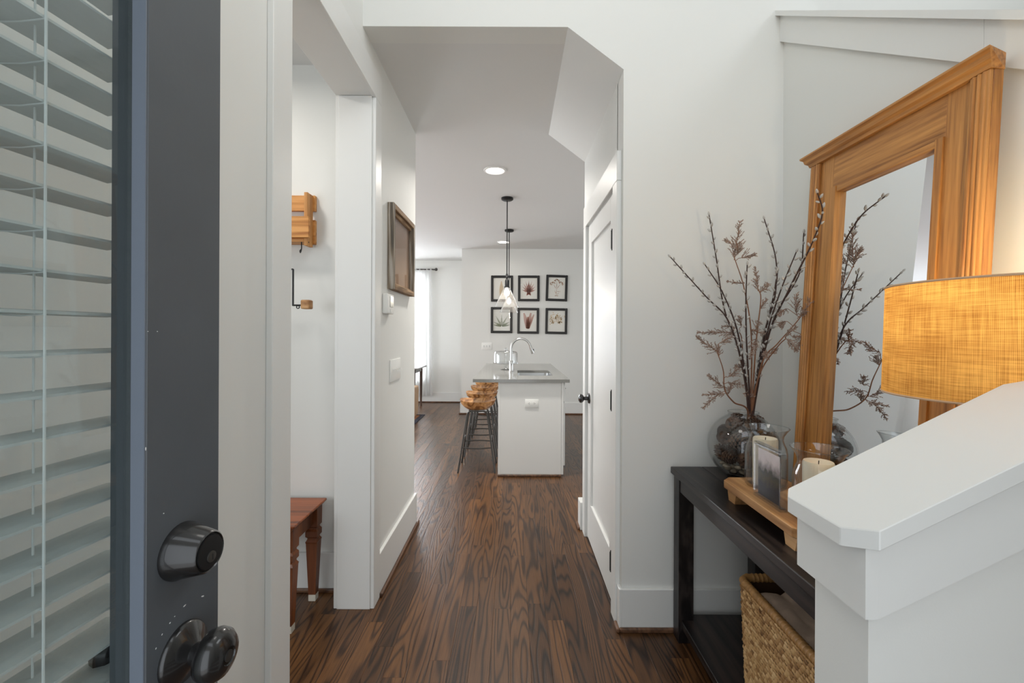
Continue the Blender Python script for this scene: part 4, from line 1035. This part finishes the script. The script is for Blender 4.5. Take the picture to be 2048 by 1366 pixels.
for (a_, b_, c_, e_) in ((-1.50, -1.43, 4.13, 7.35), (-3.97, -3.90, 4.13, 7.35), (-3.9, -1.5, 7.28, 7.35), (-3.9, -1.5, 4.13, 4.2)):
    G().box(a_, b_, c_, e_, 0, .010, .003).build('border', 'rug_b', rg)

# ================================================================== CONSOLE TABLE AND ITS THINGS (right)
TZ = .747
TX0, TX1, TY0, TY1 = .712, 1.132, .80, 2.028
cn = thing('console_table', (.92, 1.41, 0), 'dark espresso wood console table behind the white half wall', 'table')
for k in range(3):
    w_ = (TX1 - TX0) / 3
    G().box(TX0 + k * w_ + .0004, TX0 + (k + 1) * w_ - .0004, TY0, TY1, TZ - .028, TZ, .0025, 2).build('top_plank', 'console', cn)
LX0, LX1 = TX0 + .012, TX1 - .012
for (x0) in (LX0, LX1 - .065):
    for (y0) in (TY0 + .012, TY1 - .075):
        G().box(x0, x0 + .065, y0, y0 + .063, 0, TZ - .028, .002).build('leg', 'console_leg', cn)
G().box(LX0 + .004, LX0 + .024, TY0 + .075, TY1 - .075, TZ - .090, TZ - .028, .001).build('apron', 'console', cn)
G().box(LX1 - .024, LX1 - .004, TY0 + .075, TY1 - .075, TZ - .090, TZ - .028, .001).build('apron', 'console', cn)
for y0 in (TY0 + .016, TY1 - .036): G().box(LX0 + .065, LX1 - .065, y0, y0 + .02, TZ - .090, TZ - .028, .001).build('apron', 'console', cn)
G().box(LX0 + .012, LX1 - .012, TY0 + .03, TY1 - .03, .068, .100, .002).build('lower_shelf', 'console', cn)

# woven basket
bk = thing('wicker_basket', (.96, 1.35, .1), 'tan woven storage basket on the lower shelf of the console', 'basket')
BX0, BX1_, BYN, BYF, BZ0, BZ1 = .815, 1.10, 1.08, 1.62, .101, .465
def bwall(z):   # slight taper to the foot
    t = (BZ1 - z) / (BZ1 - BZ0); d = .012 * t
    return BX0 + d, BX1_ - d, BYN + d, BYF - d
g = G()
def loop(z, inset=0):
    a_, b_, c_, e_ = bwall(z); return [(x, y, z) for x, y in rrect(a_ + inset, b_ - inset, c_ + inset, e_ - inset, .03, 4)]
Ls = [[g.bm.verts.new(p) for p in lp] for lp in (loop(BZ0), loop(BZ1), loop(BZ1, .012), loop(BZ0 + .012, .012))]
n = len(Ls[0])
for a_, b_ in zip(Ls, Ls[1:]):
    for k in range(n): g.bm.faces.new((a_[k], a_[(k + 1) % n], b_[(k + 1) % n], b_[k]))
g.bm.faces.new(Ls[0][::-1]); g.bm.faces.new(Ls[-1])
g.build('core', 'weave_in', bk)
# strands: lozenges laid in a staggered weave on the outer faces
def strands():
    vs, fs, tone = [], [], []
    sw_, sh = .0165, .0118
    nz = int((BZ1 - BZ0) / sh)
    for j in range(nz):
        z = BZ0 + (j + .5) * sh
        ln = rrect(*[bwall(z)[0], bwall(z)[1], bwall(z)[2], bwall(z)[3]], .03, 4)
        ln = ln + [ln[0]]
        seg = []; tot = 0
        for p, q in zip(ln, ln[1:]):
            d = math.hypot(q[0] - p[0], q[1] - p[1]); seg.append((tot, d, p, q)); tot += d
        cnt = int(tot / sw_)
        si = 0
        for k in range(cnt):
            s = ((k + (.5 if j % 2 else 0)) / cnt * tot) % tot
            while not (seg[si][0] <= s <= seg[si][0] + seg[si][1]): si = (si + 1) % len(seg)
            t0, d, p, q = seg[si]; f = (s - t0) / max(d, 1e-9)
            x = p[0] + (q[0] - p[0]) * f; y = p[1] + (q[1] - p[1]) * f
            tx, ty = (q[0] - p[0]) / max(d, 1e-9), (q[1] - p[1]) / max(d, 1e-9); nx, ny = ty, -tx
            hl = .0122 * random.uniform(.85, 1.15); hh_ = .0050 * random.uniform(.85, 1.15); bp_ = .0060 * random.uniform(.7, 1.3); sl = .0036
            b = len(vs)
            def P_(u, w, o): return (x + tx * u + nx * o, y + ty * u + ny * o, z + w)
            vs.extend([P_(-hl, sl, -.001), P_(-hl * .4, hh_ + sl * .4, .001), P_(hl * .4, hh_ - sl * .4, .001), P_(hl, -sl, -.001), P_(hl * .4, -hh_ - sl * .4, .001), P_(-hl * .4, -hh_ + sl * .4, .001), P_(-hl * .35, sl * .35, bp_), P_(hl * .35, -sl * .35, bp_)])
            for f_ in ((0, 1, 6), (1, 2, 7, 6), (2, 3, 7), (3, 4, 7), (4, 5, 6, 7), (5, 0, 6)): fs.append([b + i for i in f_])
            patch = noise.noise(Vector((x * 9, y * 9, z * 9)))
            tone += [max(0, min(1, .60 + .25 * patch + random.gauss(0, .22)))] * 8
    me = bpy.data.meshes.new('weave'); off = bk.location
    me.from_pydata([(v[0] - off.x, v[1] - off.y, v[2] - off.z) for v in vs], [], fs)
    a_ = me.attributes.new('tone', 'FLOAT', 'POINT'); a_.data.foreach_set('value', tone)
    me.materials.append(M['weave'])
    bm = bmesh.new(); bm.from_mesh(me); bmesh.ops.recalc_face_normals(bm, faces=bm.faces); bm.to_mesh(me); bm.free()
    for p in me.polygons: p.use_smooth = True
    o = bpy.data.objects.new('weave', me); C.objects.link(o); o.parent = bk; o['kind'] = 'stuff'
strands()
rp = rrect(BX0 + .004, BX1_ - .004, BYN + .004, BYF - .004, .035, 6)
rp2 = []
for p, q in zip(rp, rp[1:] + rp[:1]):
    d = math.hypot(q[0] - p[0], q[1] - p[1]); m_ = max(1, int(d / .005))
    for k in range(m_): rp2.append((p[0] + (q[0] - p[0]) * k / m_, p[1] + (q[1] - p[1]) * k / m_, BZ1 + .004))
G().tube(rp2, [.0135 + (.0022 if i % 3 == 0 else 0) for i in range(len(rp2))], 10, closed=True).build('wrapped_rim', 'rim', bk, True)
ql = thing('folded_quilt', (.96, 1.35, .3), 'wrinkled taupe quilt folded inside the woven basket', 'quilt')
g = G(); nx_, ny_ = 30, 50; P = []
for j in range(ny_ + 1):
    for i in range(nx_ + 1):
        u, v = i / nx_, j / ny_
        x = BX0 + .02 + (BX1_ - BX0 - .04) * u; y = BYN + .02 + (BYF - BYN - .04) * v
        e = min(u, 1 - u, v, 1 - v); ed = 1 - math.exp(-e * 18)
        q = noise.noise(Vector((x * 22, y * 9, 0))) * .010 + noise.noise(Vector((x * 50, y * 30, 3))) * .0055 + abs(noise.noise(Vector((x * 14, y * 18, 7)))) * .014
        P.append((x, y, BZ1 - .060 + .050 * ed + q))
g.poly(P, [(j * (nx_ + 1) + i, j * (nx_ + 1) + i + 1, (j + 1) * (nx_ + 1) + i + 1, (j + 1) * (nx_ + 1) + i) for j in range(ny_) for i in range(nx_)])
g.build('top_fold', 'fabric_taupe', ql, True, angle=180)
G().box(BX0 + .022, BX1_ - .022, BYN + .022, BYF - .022, .115, BZ1 - .10, .02, 2).build('lower_fold', 'fabric_taupe', ql, True)

# tray riser
ty = thing('wooden_riser', (.88, 1.44, TZ), 'rough sawn wooden riser tray on the console table', 'tray')
RX0, RX1, RY0, RY1, RZ0, RZ1 = .768, 1.0, 1.205, 1.665, TZ + .040, TZ + .068
oc = [(RX0 + .03, RY0), (RX1 - .03, RY0), (RX1, RY0 + .03), (RX1, RY1 - .03), (RX1 - .03, RY1), (RX0 + .03, RY1), (RX0, RY1 - .03), (RX0, RY0 + .03)]
g = G(); g.prism(oc, RZ0, RZ1, 'z'); bmesh.ops.bevel(g.bm, geom=list(g.bm.edges), offset=.002, segments=1, affect='EDGES'); g.build('board', 'tray', ty)
for yc in (1.262, 1.60):
    g = G(); g.prism([(yc - .022, TZ), (yc + .022, TZ), (yc + .032, RZ0), (yc - .032, RZ0)], RX0 + .012, RX1 - .012, 'x'); g.build('foot', 'tray', ty)

# hurricane jars with candles
def jar(label, clabel, x, y):
    j = thing('hurricane_jar', (x, y, RZ1), label, 'glass jar', 'hurricane jars on the riser')
    o_ = [(0, .0), (.060, .0), (.065, .006), (.0665, .02), (.0665, .115), (.064, .135), (.057, .152), (.0535, .165), (.056, .178), (.064, .192), (.073, .204)]
    i_ = [(.0715, .205), (.062, .192), (.0535, .178), (.051, .165), (.0545, .152), (.0615, .135), (.064, .115), (.064, .02), (.060, .010), (0, .009)]
    G().lathe(o_ + i_, (x, y, RZ1), 44).build('glass_body', 'glass', j, True, angle=70)
    G().tube([(x + .0723 * math.cos(2 * math.pi * k / 44), y + .0723 * math.sin(2 * math.pi * k / 44), RZ1 + .2045) for k in range(44)], .0013, 6, closed=True).build('rim', 'glass_thick', j, True)
    c = thing('pillar_candle', (x - .002, y, RZ1 + .0095), clabel, 'candle', 'ivory pillar candles')
    z = RZ1 + .0095
    G().lathe([(0, 0), (.038, 0), (.0395, .003), (.0395, .152), (.037, .158), (.031, .157), (.027, .150), (0, .147)], (x - .002, y, z), 36).build('wax', 'candle', c, True, angle=60)
    G().tube([(x - .002, y, z + .145), (x - .001, y, z + .160)], .0013, 6).build('wick', 'wick', c)
jar('clear glass hurricane jar nearer the globe vase', 'ivory pillar candle inside the jar nearer the globe vase', .885, 1.572)
jar('clear glass hurricane jar nearer the half wall cap', 'ivory pillar candle inside the jar nearer the half wall', .876, 1.285)
af = thing('photo_frame', (.845, 1.42, RZ1), 'clear acrylic photo block with landscape picture between the jars', 'photo frame')
af.rotation_euler = (0, 0, 0)
AX = .793
G().box(AX, AX + .004, 1.335, 1.487, RZ1, RZ1 + .178, .001).build('front_block', 'acrylic', af)
G().box(AX + .0205, AX + .0245, 1.335, 1.487, RZ1, RZ1 + .178, .001).build('back_block', 'acrylic', af)
for (a_, b_, c_, e_) in ((1.335, 1.487, RZ1, RZ1 + .008), (1.335, 1.487, RZ1 + .170, RZ1 + .178), (1.335, 1.345, RZ1 + .008, RZ1 + .170), (1.477, 1.487, RZ1 + .008, RZ1 + .170)):
    G().box(AX + .004, AX + .0205, a_, b_, c_, e_).build('edge_block', 'glass_clear', af)
G().box(AX + .010, AX + .011, 1.352, 1.470, RZ1 + .012, RZ1 + .160).build('photograph', 'photo', af)

# globe vase
VXc, VYc = .962, 1.878
vs_ = thing('globe_vase', (VXc, VYc, TZ), 'round clear glass globe vase filled with pine cones', 'vase')
RR, ZC = .1385, .133
oo, ii = [(0, 0), (.06, 0)], []
for k in range(3, 29):
    a_ = math.radians(-90 + k * 5.6)
    r_, z_ = RR * math.cos(a_), ZC + RR * math.sin(a_)
    if z_ < .001 or r_ < .062: continue
    oo.append((r_, z_)); ii.append((r_ - .004 * math.cos(a_), z_ - .004 * math.sin(a_) + .0))
oo += [(.058, .258), (.057, .266), (.060, .273)]; ii += [(.054, .258), (.053, .266), (.057, .274)]
G().lathe(oo + ii[::-1] + [(0, .008)], (VXc, VYc, TZ), 56).build('glass_body', 'glass', vs_, True, angle=70)
G().tube([(VXc + .0585 * math.cos(2 * math.pi * k / 44), VYc + .0585 * math.sin(2 * math.pi * k / 44), TZ + .2735) for k in range(44)], .0016, 6, closed=True).build('rim', 'glass_thick', vs_, True)
# pine cones
g = G(); Hc = .075; Rc = .029
g.ball((0, 0, 0), .0145, 1, 1, 2.1, 10, 8)
nsc = 64
for k in range(nsc):
    t = k / nsc; z = -Hc / 2 * .9 + Hc * .92 * t
    r = Rc * (math.sin(math.pi * (0.16 + .80 * t)) ** .8)
    a_ = k * 2.39996
    d = Vector((math.cos(a_), math.sin(a_), 0)); tn = Vector((-d.y, d.x, 0)); up = Vector((0, 0, 1))
    c = d * r + up * z; w_ = .0085 * (.5 + r / Rc * .6)
    tip = d * .006 + up * .0035
    pts = [c - tn * w_ * .5 - d * r * .55 - up * .002, c + tn * w_ * .5 - d * r * .55 - up * .002, c + tn * w_ - up * .001, c - tn * w_ - up * .001, c + tip + tn * w_ * .55, c + tip - tn * w_ * .55, c + tn * w_ * .7 - up * .006, c - tn * w_ * .7 - up * .006]
    g.poly(pts, [(0, 1, 2, 3), (3, 2, 4, 5), (5, 4, 6, 7), (7, 6, 1, 0), (3, 5, 7), (2, 6, 4)], 1)
bm_ = g.bm; bmesh.ops.recalc_face_normals(bm_, faces=bm_.faces)
cm_ = bpy.data.meshes.new('pine_cone'); bm_.to_mesh(cm_); bm_.free(); cm_.materials.append(M['cone_core']); cm_.materials.append(M['cone'])
cones = [(-.075, -.045, .10), (-.03, -.085, .095), (.035, -.08, .10), (.08, -.03, .105), (.07, .045, .10), (0, .08, .10), (-.07, .04, .10), (0, 0, .11),
         (-.085, -.01, .165), (-.05, -.075, .16), (.02, -.095, .165), (.075, -.055, .17), (.085, .02, .165), (.03, .08, .165), (-.045, .07, .17), (-.02, -.03, .175), (.03, .02, .18),
         (-.05, -.02, .215), (.01, -.065, .218), (.05, -.015, .215), (0, .04, .22)]
cn_l = ['upper', 'middle', 'lower']
for k, (x, y, z) in enumerate(cones):
    o = bpy.data.objects.new('pine_cone', cm_); C.objects.link(o)
    o.location = (VXc + x * .97, VYc + y * .97, TZ + (z - .13) * 1.12 + .130)
    o.rotation_euler = (random.uniform(0, 6), random.uniform(0, 6), random.uniform(0, 6)); s = random.uniform(.85, 1.05); o.scale = (s, s, s)
    tag(o, 'brown pine cone among the cones filling the globe vase', 'pine cone', 'pine cones in the globe vase')
pm = None
for k in range(30):
    a_ = k * 2.39996; r_ = .018 + .068 * math.sqrt(k / 30)
    z = TZ + .018 + (.03 if r_ > .06 else .004) + random.uniform(0, .012)
    if pm is None:
        g = G(); g.ball((0, 0, 0), .0135, 1.15, .9, .62, 12, 8); pm = bpy.data.meshes.new('pebble'); g.bm.to_mesh(pm); g.bm.free(); pm.materials.append(M['pebble'])
        for p in pm.polygons: p.use_smooth = True
    o = bpy.data.objects.new('pebble', pm); C.objects.link(o); o.location = (VXc + r_ * math.cos(a_), VYc + r_ * math.sin(a_), z)
    o.rotation_euler = (random.uniform(-.4, .4), random.uniform(-.4, .4), random.uniform(0, 6))
    tag(o, 'smooth tan pebble at the bottom of the globe vase', 'pebble', 'pebbles in the globe vase')

# branches: pixel way-points from the photograph, each with its own distance
def zp(x, y, Y): return at(1300 + x / 2.356, 380 + y / 2.356, Y)
inside = Vector((VXc, VYc, TZ + .12))
ckm = None
def catkin_mesh():
    global ckm
    if ckm is None:
        g = G(); g.lathe([(0, 0), (.0028, .002), (.0045, .006), (.0042, .011), (.0022, .016), (0, .018)], (0, 0, 0), 7)
        ckm = bpy.data.meshes.new('catkin'); g.bm.to_mesh(ckm); g.bm.free(); ckm.materials.append(M['catkin'])
        for p in ckm.polygons: p.use_smooth = True
    return ckm
def willow(label, way, depths, start=.35, step=.0165, ox=0, oy=0):
    pts = [Vector((VXc + ox, VYc + oy, TZ + .06))] + [zp(x, y, Y) for (x, y), Y in zip(way, depths)]
    path = bez(pts, 10); n = len(path)
    b = thing('willow_branch', pts[0], label, 'branch', 'pussy willow branches in the vase')
    G().tube(path, [.0046 - .0026 * i / n for i in range(n)], 7).build('stem', 'bark', b, True)
    acc = 0; side = 0
    tot = sum((path[i + 1] - path[i]).length for i in range(n - 1)); run = 0
    for i in range(n - 1):
        d = path[i + 1] - path[i]; run += d.length; acc += d.length
        if run > tot * start and acc > step * random.uniform(.75, 1.2):
            acc = 0; side += 1
            t = d.normalized(); a_ = t.orthogonal().normalized(); a_ = Matrix.Rotation(side * 2.4 + random.uniform(-.4, .4), 3, t) @ a_
            dirv = (t * .9 + a_ * .8).normalized()
            o = bpy.data.objects.new('catkin', catkin_mesh()); C.objects.link(o); o.parent = b
            o.location = path[i] - b.location + a_ * .002
            q = dirv.to_track_quat('Z', 'Y'); o.rotation_mode = 'QUATERNION'; o.rotation_quaternion = q
            s = random.uniform(.9, 1.3); o.scale = (s, s, s)
    o = bpy.data.objects.new('catkin', catkin_mesh()); C.objects.link(o); o.parent = b; o.location = path[-1] - b.location - (path[-1] - path[-2]).normalized() * .004
    o.rotation_mode = 'QUATERNION'; o.rotation_quaternion = (path[-1] - path[-2]).to_track_quat('Z', 'Y')
Yn = 1.875
willow('pussy willow branch arching farthest left across the grey wall', [(462, 1045), (428, 800), (365, 610), (262, 500), (95, 315)], [Yn, Yn, 1.89, 1.9, 1.91], .4)
willow('tall pussy willow branch rising at the left of the bouquet', [(462, 1045), (425, 780), (350, 560), (312, 320), (278, 115)], [Yn, 1.9, 1.93, 1.95, 1.96], .3, ox=-.02)
willow('short pussy willow branch between the two left branches', [(464, 1045), (420, 700), (345, 490), (258, 350)], [Yn, 1.9, 1.92, 1.93], .45, oy=.02)
willow('upright pussy willow branch in the middle of the bouquet', [(470, 1045), (455, 720), (452, 520), (458, 350)], [Yn, 1.84, 1.82, 1.80], .45, ox=.01)
willow('tall pussy willow branch bending left near the wall corner', [(480, 1045), (530, 720), (588, 470), (592, 320), (538, 135)], [Yn, 1.9, 1.93, 1.95, 1.96], .4, ox=.02)
willow('pussy willow branch leaning right below the tallest branch', [(484, 1045), (540, 720), (610, 490), (690, 290)], [Yn, 1.85, 1.8, 1.77], .4, oy=-.02)
willow('tallest pussy willow branch crossing the pine mirror frame', [(488, 1045), (560, 680), (650, 480), (725, 330), (768, 240), (812, 110), (788, 10)], [Yn, 1.84, 1.77, 1.70, 1.66, 1.60, 1.56], .45, ox=.02, oy=-.02)
willow('pussy willow branch ending just left of the mirror frame', [(486, 1045), (520, 800), (610, 560), (705, 390), (725, 200)], [Yn, 1.88, 1.85, 1.82, 1.80], .4, ox=-.01, oy=.02)
willow('thin pussy willow branch hidden among the central stems', [(482, 1045), (545, 660), (585, 520), (602, 380)], [Yn, 1.86, 1.85, 1.84], .45, oy=-.03)
def leaflet(g, p, d, s):
    d = d.normalized(); a_ = d.orthogonal().normalized(); b_ = d.cross(a_)
    L_ = .009 * s; w = .0021 * s
    g.poly([p, p + d * L_ * .5 + a_ * w, p + d * L_ * .5 + b_ * w, p + d * L_ * .5 - a_ * w, p + d * L_ * .5 - b_ * w, p + d * L_],
           [(0, 1, 2), (0, 2, 3), (0, 3, 4), (0, 4, 1), (5, 2, 1), (5, 3, 2), (5, 4, 3), (5, 1, 4)])
def sprig(label, way, depths, clusters, ox=0, oy=0):
    pts = [Vector((VXc + ox, VYc + oy, TZ + .07))] + [zp(x, y, Y) for (x, y), Y in zip(way, depths)]
    path = bez(pts, 10); n = len(path)
    b = thing('dried_sprig', pts[0], label, 'dried foliage', 'dried sprigs in the vase')
    g = G(); g.tube(path, [.0038 - .0022 * i / n for i in range(n)], 7)
    f = G()
    for (sx, sy, ex, ey, Y, wd) in clusters:
        s0, s1 = zp(sx, sy, Y), zp(ex, ey, Y + random.uniform(-.03, .03))
        near = min(path, key=lambda q: (q - s0).length)
        g.tube(bez([near, (near + s0) / 2 + Vector((0, 0, .004)), s0, s1], 5), .0012, 5)
        L_ = (s1 - s0).length; d = (s1 - s0).normalized()
        ns = max(5, int(L_ / .010))
        for k in range(ns):
            t = k / ns; base_ = s0 + (s1 - s0) * t
            for q in range(4):
                a_ = Matrix.Rotation(random.uniform(0, 6.28), 3, d) @ d.orthogonal().normalized()
                dr = (d * 1.0 + a_ * random.uniform(.5, 1.1)).normalized(); ln = wd * 1.7 * (1.05 - .8 * t) * random.uniform(.4, 1)
                e = base_ + dr * ln
                f.tube([base_, e], .0007, 3)
                for m_ in range(int(ln / .0042) + 2):
                    u = (m_ + .6) / (int(ln / .0042) + 2)
                    aa = Matrix.Rotation(random.uniform(0, 6.28), 3, dr) @ dr.orthogonal().normalized()
                    leaflet(f, base_ + (e - base_) * u, dr + aa * .55, random.uniform(.5, .95))
    g.build('stem', 'twig', b, True)
    fo = f.build('foliage', 'dried', b); fo['kind'] = 'stuff'
sprig('tall dried brown sprig rising left of centre', [(470, 1045), (478, 700), (445, 470), (398, 320)], [Yn, 1.87, 1.86, 1.86], [(398, 320, 425, 145, 1.86, .032), (380, 250, 352, 232, 1.86, .015), (430, 320, 500, 305, 1.86, .026), (415, 300, 410, 250, 1.85, .03), (440, 440, 360, 430, 1.86, .014)])
sprig('dried brown sprig at the centre of the bouquet', [(476, 1045), (500, 720), (522, 520), (512, 470)], [Yn, 1.84, 1.82, 1.82], [(508, 470, 497, 360, 1.82, .022), (520, 480, 562, 440, 1.82, .024), (520, 560, 550, 510, 1.83, .016), (480, 660, 540, 680, 1.83, .022), (500, 700, 470, 800, 1.84, .02), (500, 650, 510, 620, 1.82, .02)], oy=-.01)
sprig('dried brown sprig spreading right toward the mirror', [(480, 1045), (530, 810), (600, 725), (680, 635), (715, 590)], [Yn, 1.84, 1.80, 1.76, 1.74], [(700, 600, 800, 480, 1.73, .03), (720, 580, 800, 570, 1.72, .024), (690, 580, 690, 490, 1.75, .026), (670, 690, 712, 690, 1.76, .006), (715, 690, 690, 760, 1.75, .022), (640, 620, 610, 640, 1.78, .02), (640, 560, 600, 590, 1.79, .02), (560, 770, 600, 750, 1.82, .014)], ox=.01)
sprig('dried brown sprig drooping left over the vase rim', [(462, 1050), (395, 1000), (352, 940), (345, 850), (315, 760)], [1.86, 1.82, 1.80, 1.79, 1.79], [(315, 760, 215, 690, 1.79, .028), (330, 720, 390, 690, 1.79, .026), (325, 780, 320, 740, 1.79, .03), (350, 930, 270, 870, 1.79, .024), (350, 960, 245, 965, 1.79, .02), (310, 975, 245, 1030, 1.79, .016), (370, 880, 420, 840, 1.80, .024), (380, 910, 445, 920, 1.80, .02), (370, 960, 380, 910, 1.8, .02)], ox=-.01)
sprig('dried brown sprig low at the left behind the willow stems', [(466, 1045), (440, 860), (430, 690), (390, 660)], [Yn, 1.9, 1.91, 1.91], [(390, 670, 220, 672, 1.91, .022), (400, 650, 335, 640, 1.91, .018), (430, 640, 420, 590, 1.91, .018), (440, 840, 400, 830, 1.9, .02), (440, 960, 500, 970, 1.88, .012)], ox=-.02)
sprig('dried brown sprig low at the right behind the jar', [(478, 1045), (520, 860), (600, 740), (640, 700)], [Yn, 1.83, 1.74, 1.70], [(640, 700, 700, 760, 1.68, .022), (640, 690, 690, 640, 1.69, .02), (560, 800, 540, 760, 1.78, .018)], ox=.02, oy=-.02)

# ================================================================== MIRROR (leans on the stair-side wall)
MY0, MY1, MH = 1.092, 1.752, 1.285
lean = math.atan2(.072, MH)
mr = thing('pine_mirror', (1.122, (MY0 + MY1) / 2, TZ + .001), 'large honey pine framed mirror leaning on the console table', 'mirror')
mr.rotation_euler = (0, lean, 0)
HWm = (MY1 - MY0) / 2
def mp_(g, name, mat, smooth=False, par=None): return g.build(name, mat, par or mr, smooth, local=True)
T0 = -.032      # front face (towards the hall) in the mirror's frame; back at 0
swd = .118
for s in (-1, 1):
    y0, y1 = sorted((s * HWm, s * (HWm - swd)))
    st_ = mp_(G().box(T0 + .006, -.002, y0, y1, 0, MH - .04, .001), 'stile', 'pine')
    yo0, yo1 = sorted((s * HWm, s * (HWm - .050)))
    mp_(G().box(T0 - .004, T0 + .006, yo0, yo1, 0, MH - .04, .003, 2), 'outer_moulding', 'pine', False, st_)
    for q in range(3):
        yq = s * (HWm - .012 - q * .013)
        mp_(G().tube([(T0 - .004, yq, .0), (T0 - .004, yq, MH - .042)], .004, 6), 'reed', 'pine', True, st_)
mp_(G().box(T0 + .006, -.002, -HWm + swd, HWm - swd, MH - .155, MH - .04, .001), 'rail', 'pine_h')
mp_(G().box(T0 + .006, -.002, -HWm + swd, HWm - swd, 0, .115, .001), 'rail', 'pine_h')
iy = HWm - swd; iz0, iz1 = .115, MH - .155
for s in (-1, 1):
    y0, y1 = sorted((s * iy, s * (iy - .022))); mp_(G().prism([(T0 + .000, y0), (T0 + .012 if s > 0 else T0 + .0, y0), (-.006, y0), (-.006, y1), (T0 + .012 if s < 0 else T0, y1), (T0, y1)], iz0, iz1, 'z'), 'inner_moulding', 'pine')
mp_(G().box(T0 + .002, -.006, -iy + .022, iy - .022, iz1 - .022, iz1, .004, 2), 'inner_moulding', 'pine_h')
mp_(G().box(T0 + .002, -.006, -iy + .022, iy - .022, iz0, iz0 + .022, .004, 2), 'inner_moulding', 'pine_h')
mp_(G().box(-.012, -.008, -iy + .021, iy - .021, iz0 + .021, iz1 - .021), 'mirror_glass', 'mirror')
mp_(G().box(-.006, -.0015, -HWm + .01, HWm - .01, .01, MH - .05), 'backing_board', 'pine_h')
cp = [(0, MH - .04), (T0 - .006, MH - .04), (T0 - .010, MH - .030), (T0 - .020, MH - .024), (T0 - .024, MH - .012), (T0 - .034, MH - .006), (T0 - .034, MH), (0, MH)]
g = G()   # cornice returns round both ends
for (u0, u1) in ((0, 1),):
    rings = []
    for yy, e in ((-1, 1), (1, 1)):
        ring = []
        for (x, z) in cp:
            proj = max(0, -(x - T0)); ring.append(g.bm.verts.new((x, yy * (HWm + (proj * .72 if z > MH - .045 else 0)), z)))
        rings.append(ring)
    n = len(cp)
    for k in range(n): g.bm.faces.new((rings[0][k], rings[0][(k + 1) % n], rings[1][(k + 1) % n], rings[1][k]))
    g.bm.faces.new(rings[0][::-1]); g.bm.faces.new(rings[1])
mp_(g, 'cornice', 'pine_h')

# ================================================================== TABLE LAMP
LXc, LYc, LR = 1.0, .905, .197
zs1, zs0 = at(1778, 548, .775).z, at(1775, 815, .775).z
lm = thing('table_lamp', (LXc, LYc, TZ), 'table lamp with glowing amber linen drum shade above the half wall', 'lamp')
G().lathe([(0, 0), (.07, 0), (.072, .008), (.05, .018), (.055, .05), (.082, .1), (.09, .15), (.075, .21), (.04, .25), (.022, .27), (.02, .30), (0, .30)], (LXc, LYc, TZ), 32).build('base', 'ceramic', lm, True)
G().tube([(LXc, LYc, TZ + .29), (LXc, LYc, zs0 + .10)], .009, 10).build('stem', 'gun', lm, True)
bm = bmesh.new(); uvl = bm.loops.layers.uv.new('UVMap'); n = 96
shp = zs1 - zs0
rg_ = [[bm.verts.new((LXc + r * math.cos(2 * math.pi * k / n), LYc + r * math.sin(2 * math.pi * k / n), z)) for k in range(n)] for r, z in ((LR + .004, zs0), (LR - .002, zs1))]
for k in range(n):
    j = (k + 1) % n; f = bm.faces.new((rg_[0][k], rg_[0][j], rg_[1][j], rg_[1][k]))
    for lp, (u, v) in zip(f.loops, ((k / n, 0), ((k + 1) / n, 0), ((k + 1) / n, 1), (k / n, 1))): lp[uvl].uv = (u * 4, v)
gg = G(); gg.bm.free(); gg.bm = bm
sh = gg.build('shade', 'linen', lm, True, angle=180)
for z in (zs0, zs1 - .0):
    rr_ = LR + (.0035 if z == zs0 else -.0018)
    G().tube([(LXc + rr_ * math.cos(2 * math.pi * k / n), LYc + rr_ * math.sin(2 * math.pi * k / n), z) for k in range(n)], .0025, 6, closed=True).build('shade_trim', 'linen_tan', sh, True)
for a_ in (0, 2.094, 4.189): G().tube([(LXc, LYc, zs1 - .02), (LXc + (LR - .003) * math.cos(a_), LYc + (LR - .003) * math.sin(a_), zs1 - .004)], .002, 6).build('spider_arm', 'gun', sh)
G().ball((LXc, LYc, zs0 + .15), .03, 1, 1, 1.25).build('bulb', 'bulb', lm, True)
l = bpy.data.lights.new('lamp_glow', 'POINT'); l.energy = 5.2; l.color = (1, .80, .50); l.shadow_soft_size = .04
lo_ = bpy.data.objects.new('lamp_glow', l); C.objects.link(lo_); lo_.parent = lm; lo_.location = (0, 0, zs0 + .15 - TZ + .06)

# side room ceiling fixture (out of view): gives the rack its shadow
area('side_room_ceiling_fixture', (-1.42, 1.75, 2.66), (0, 0, 0), .16, .16, 7, (1, .95, .88), 'DISK')
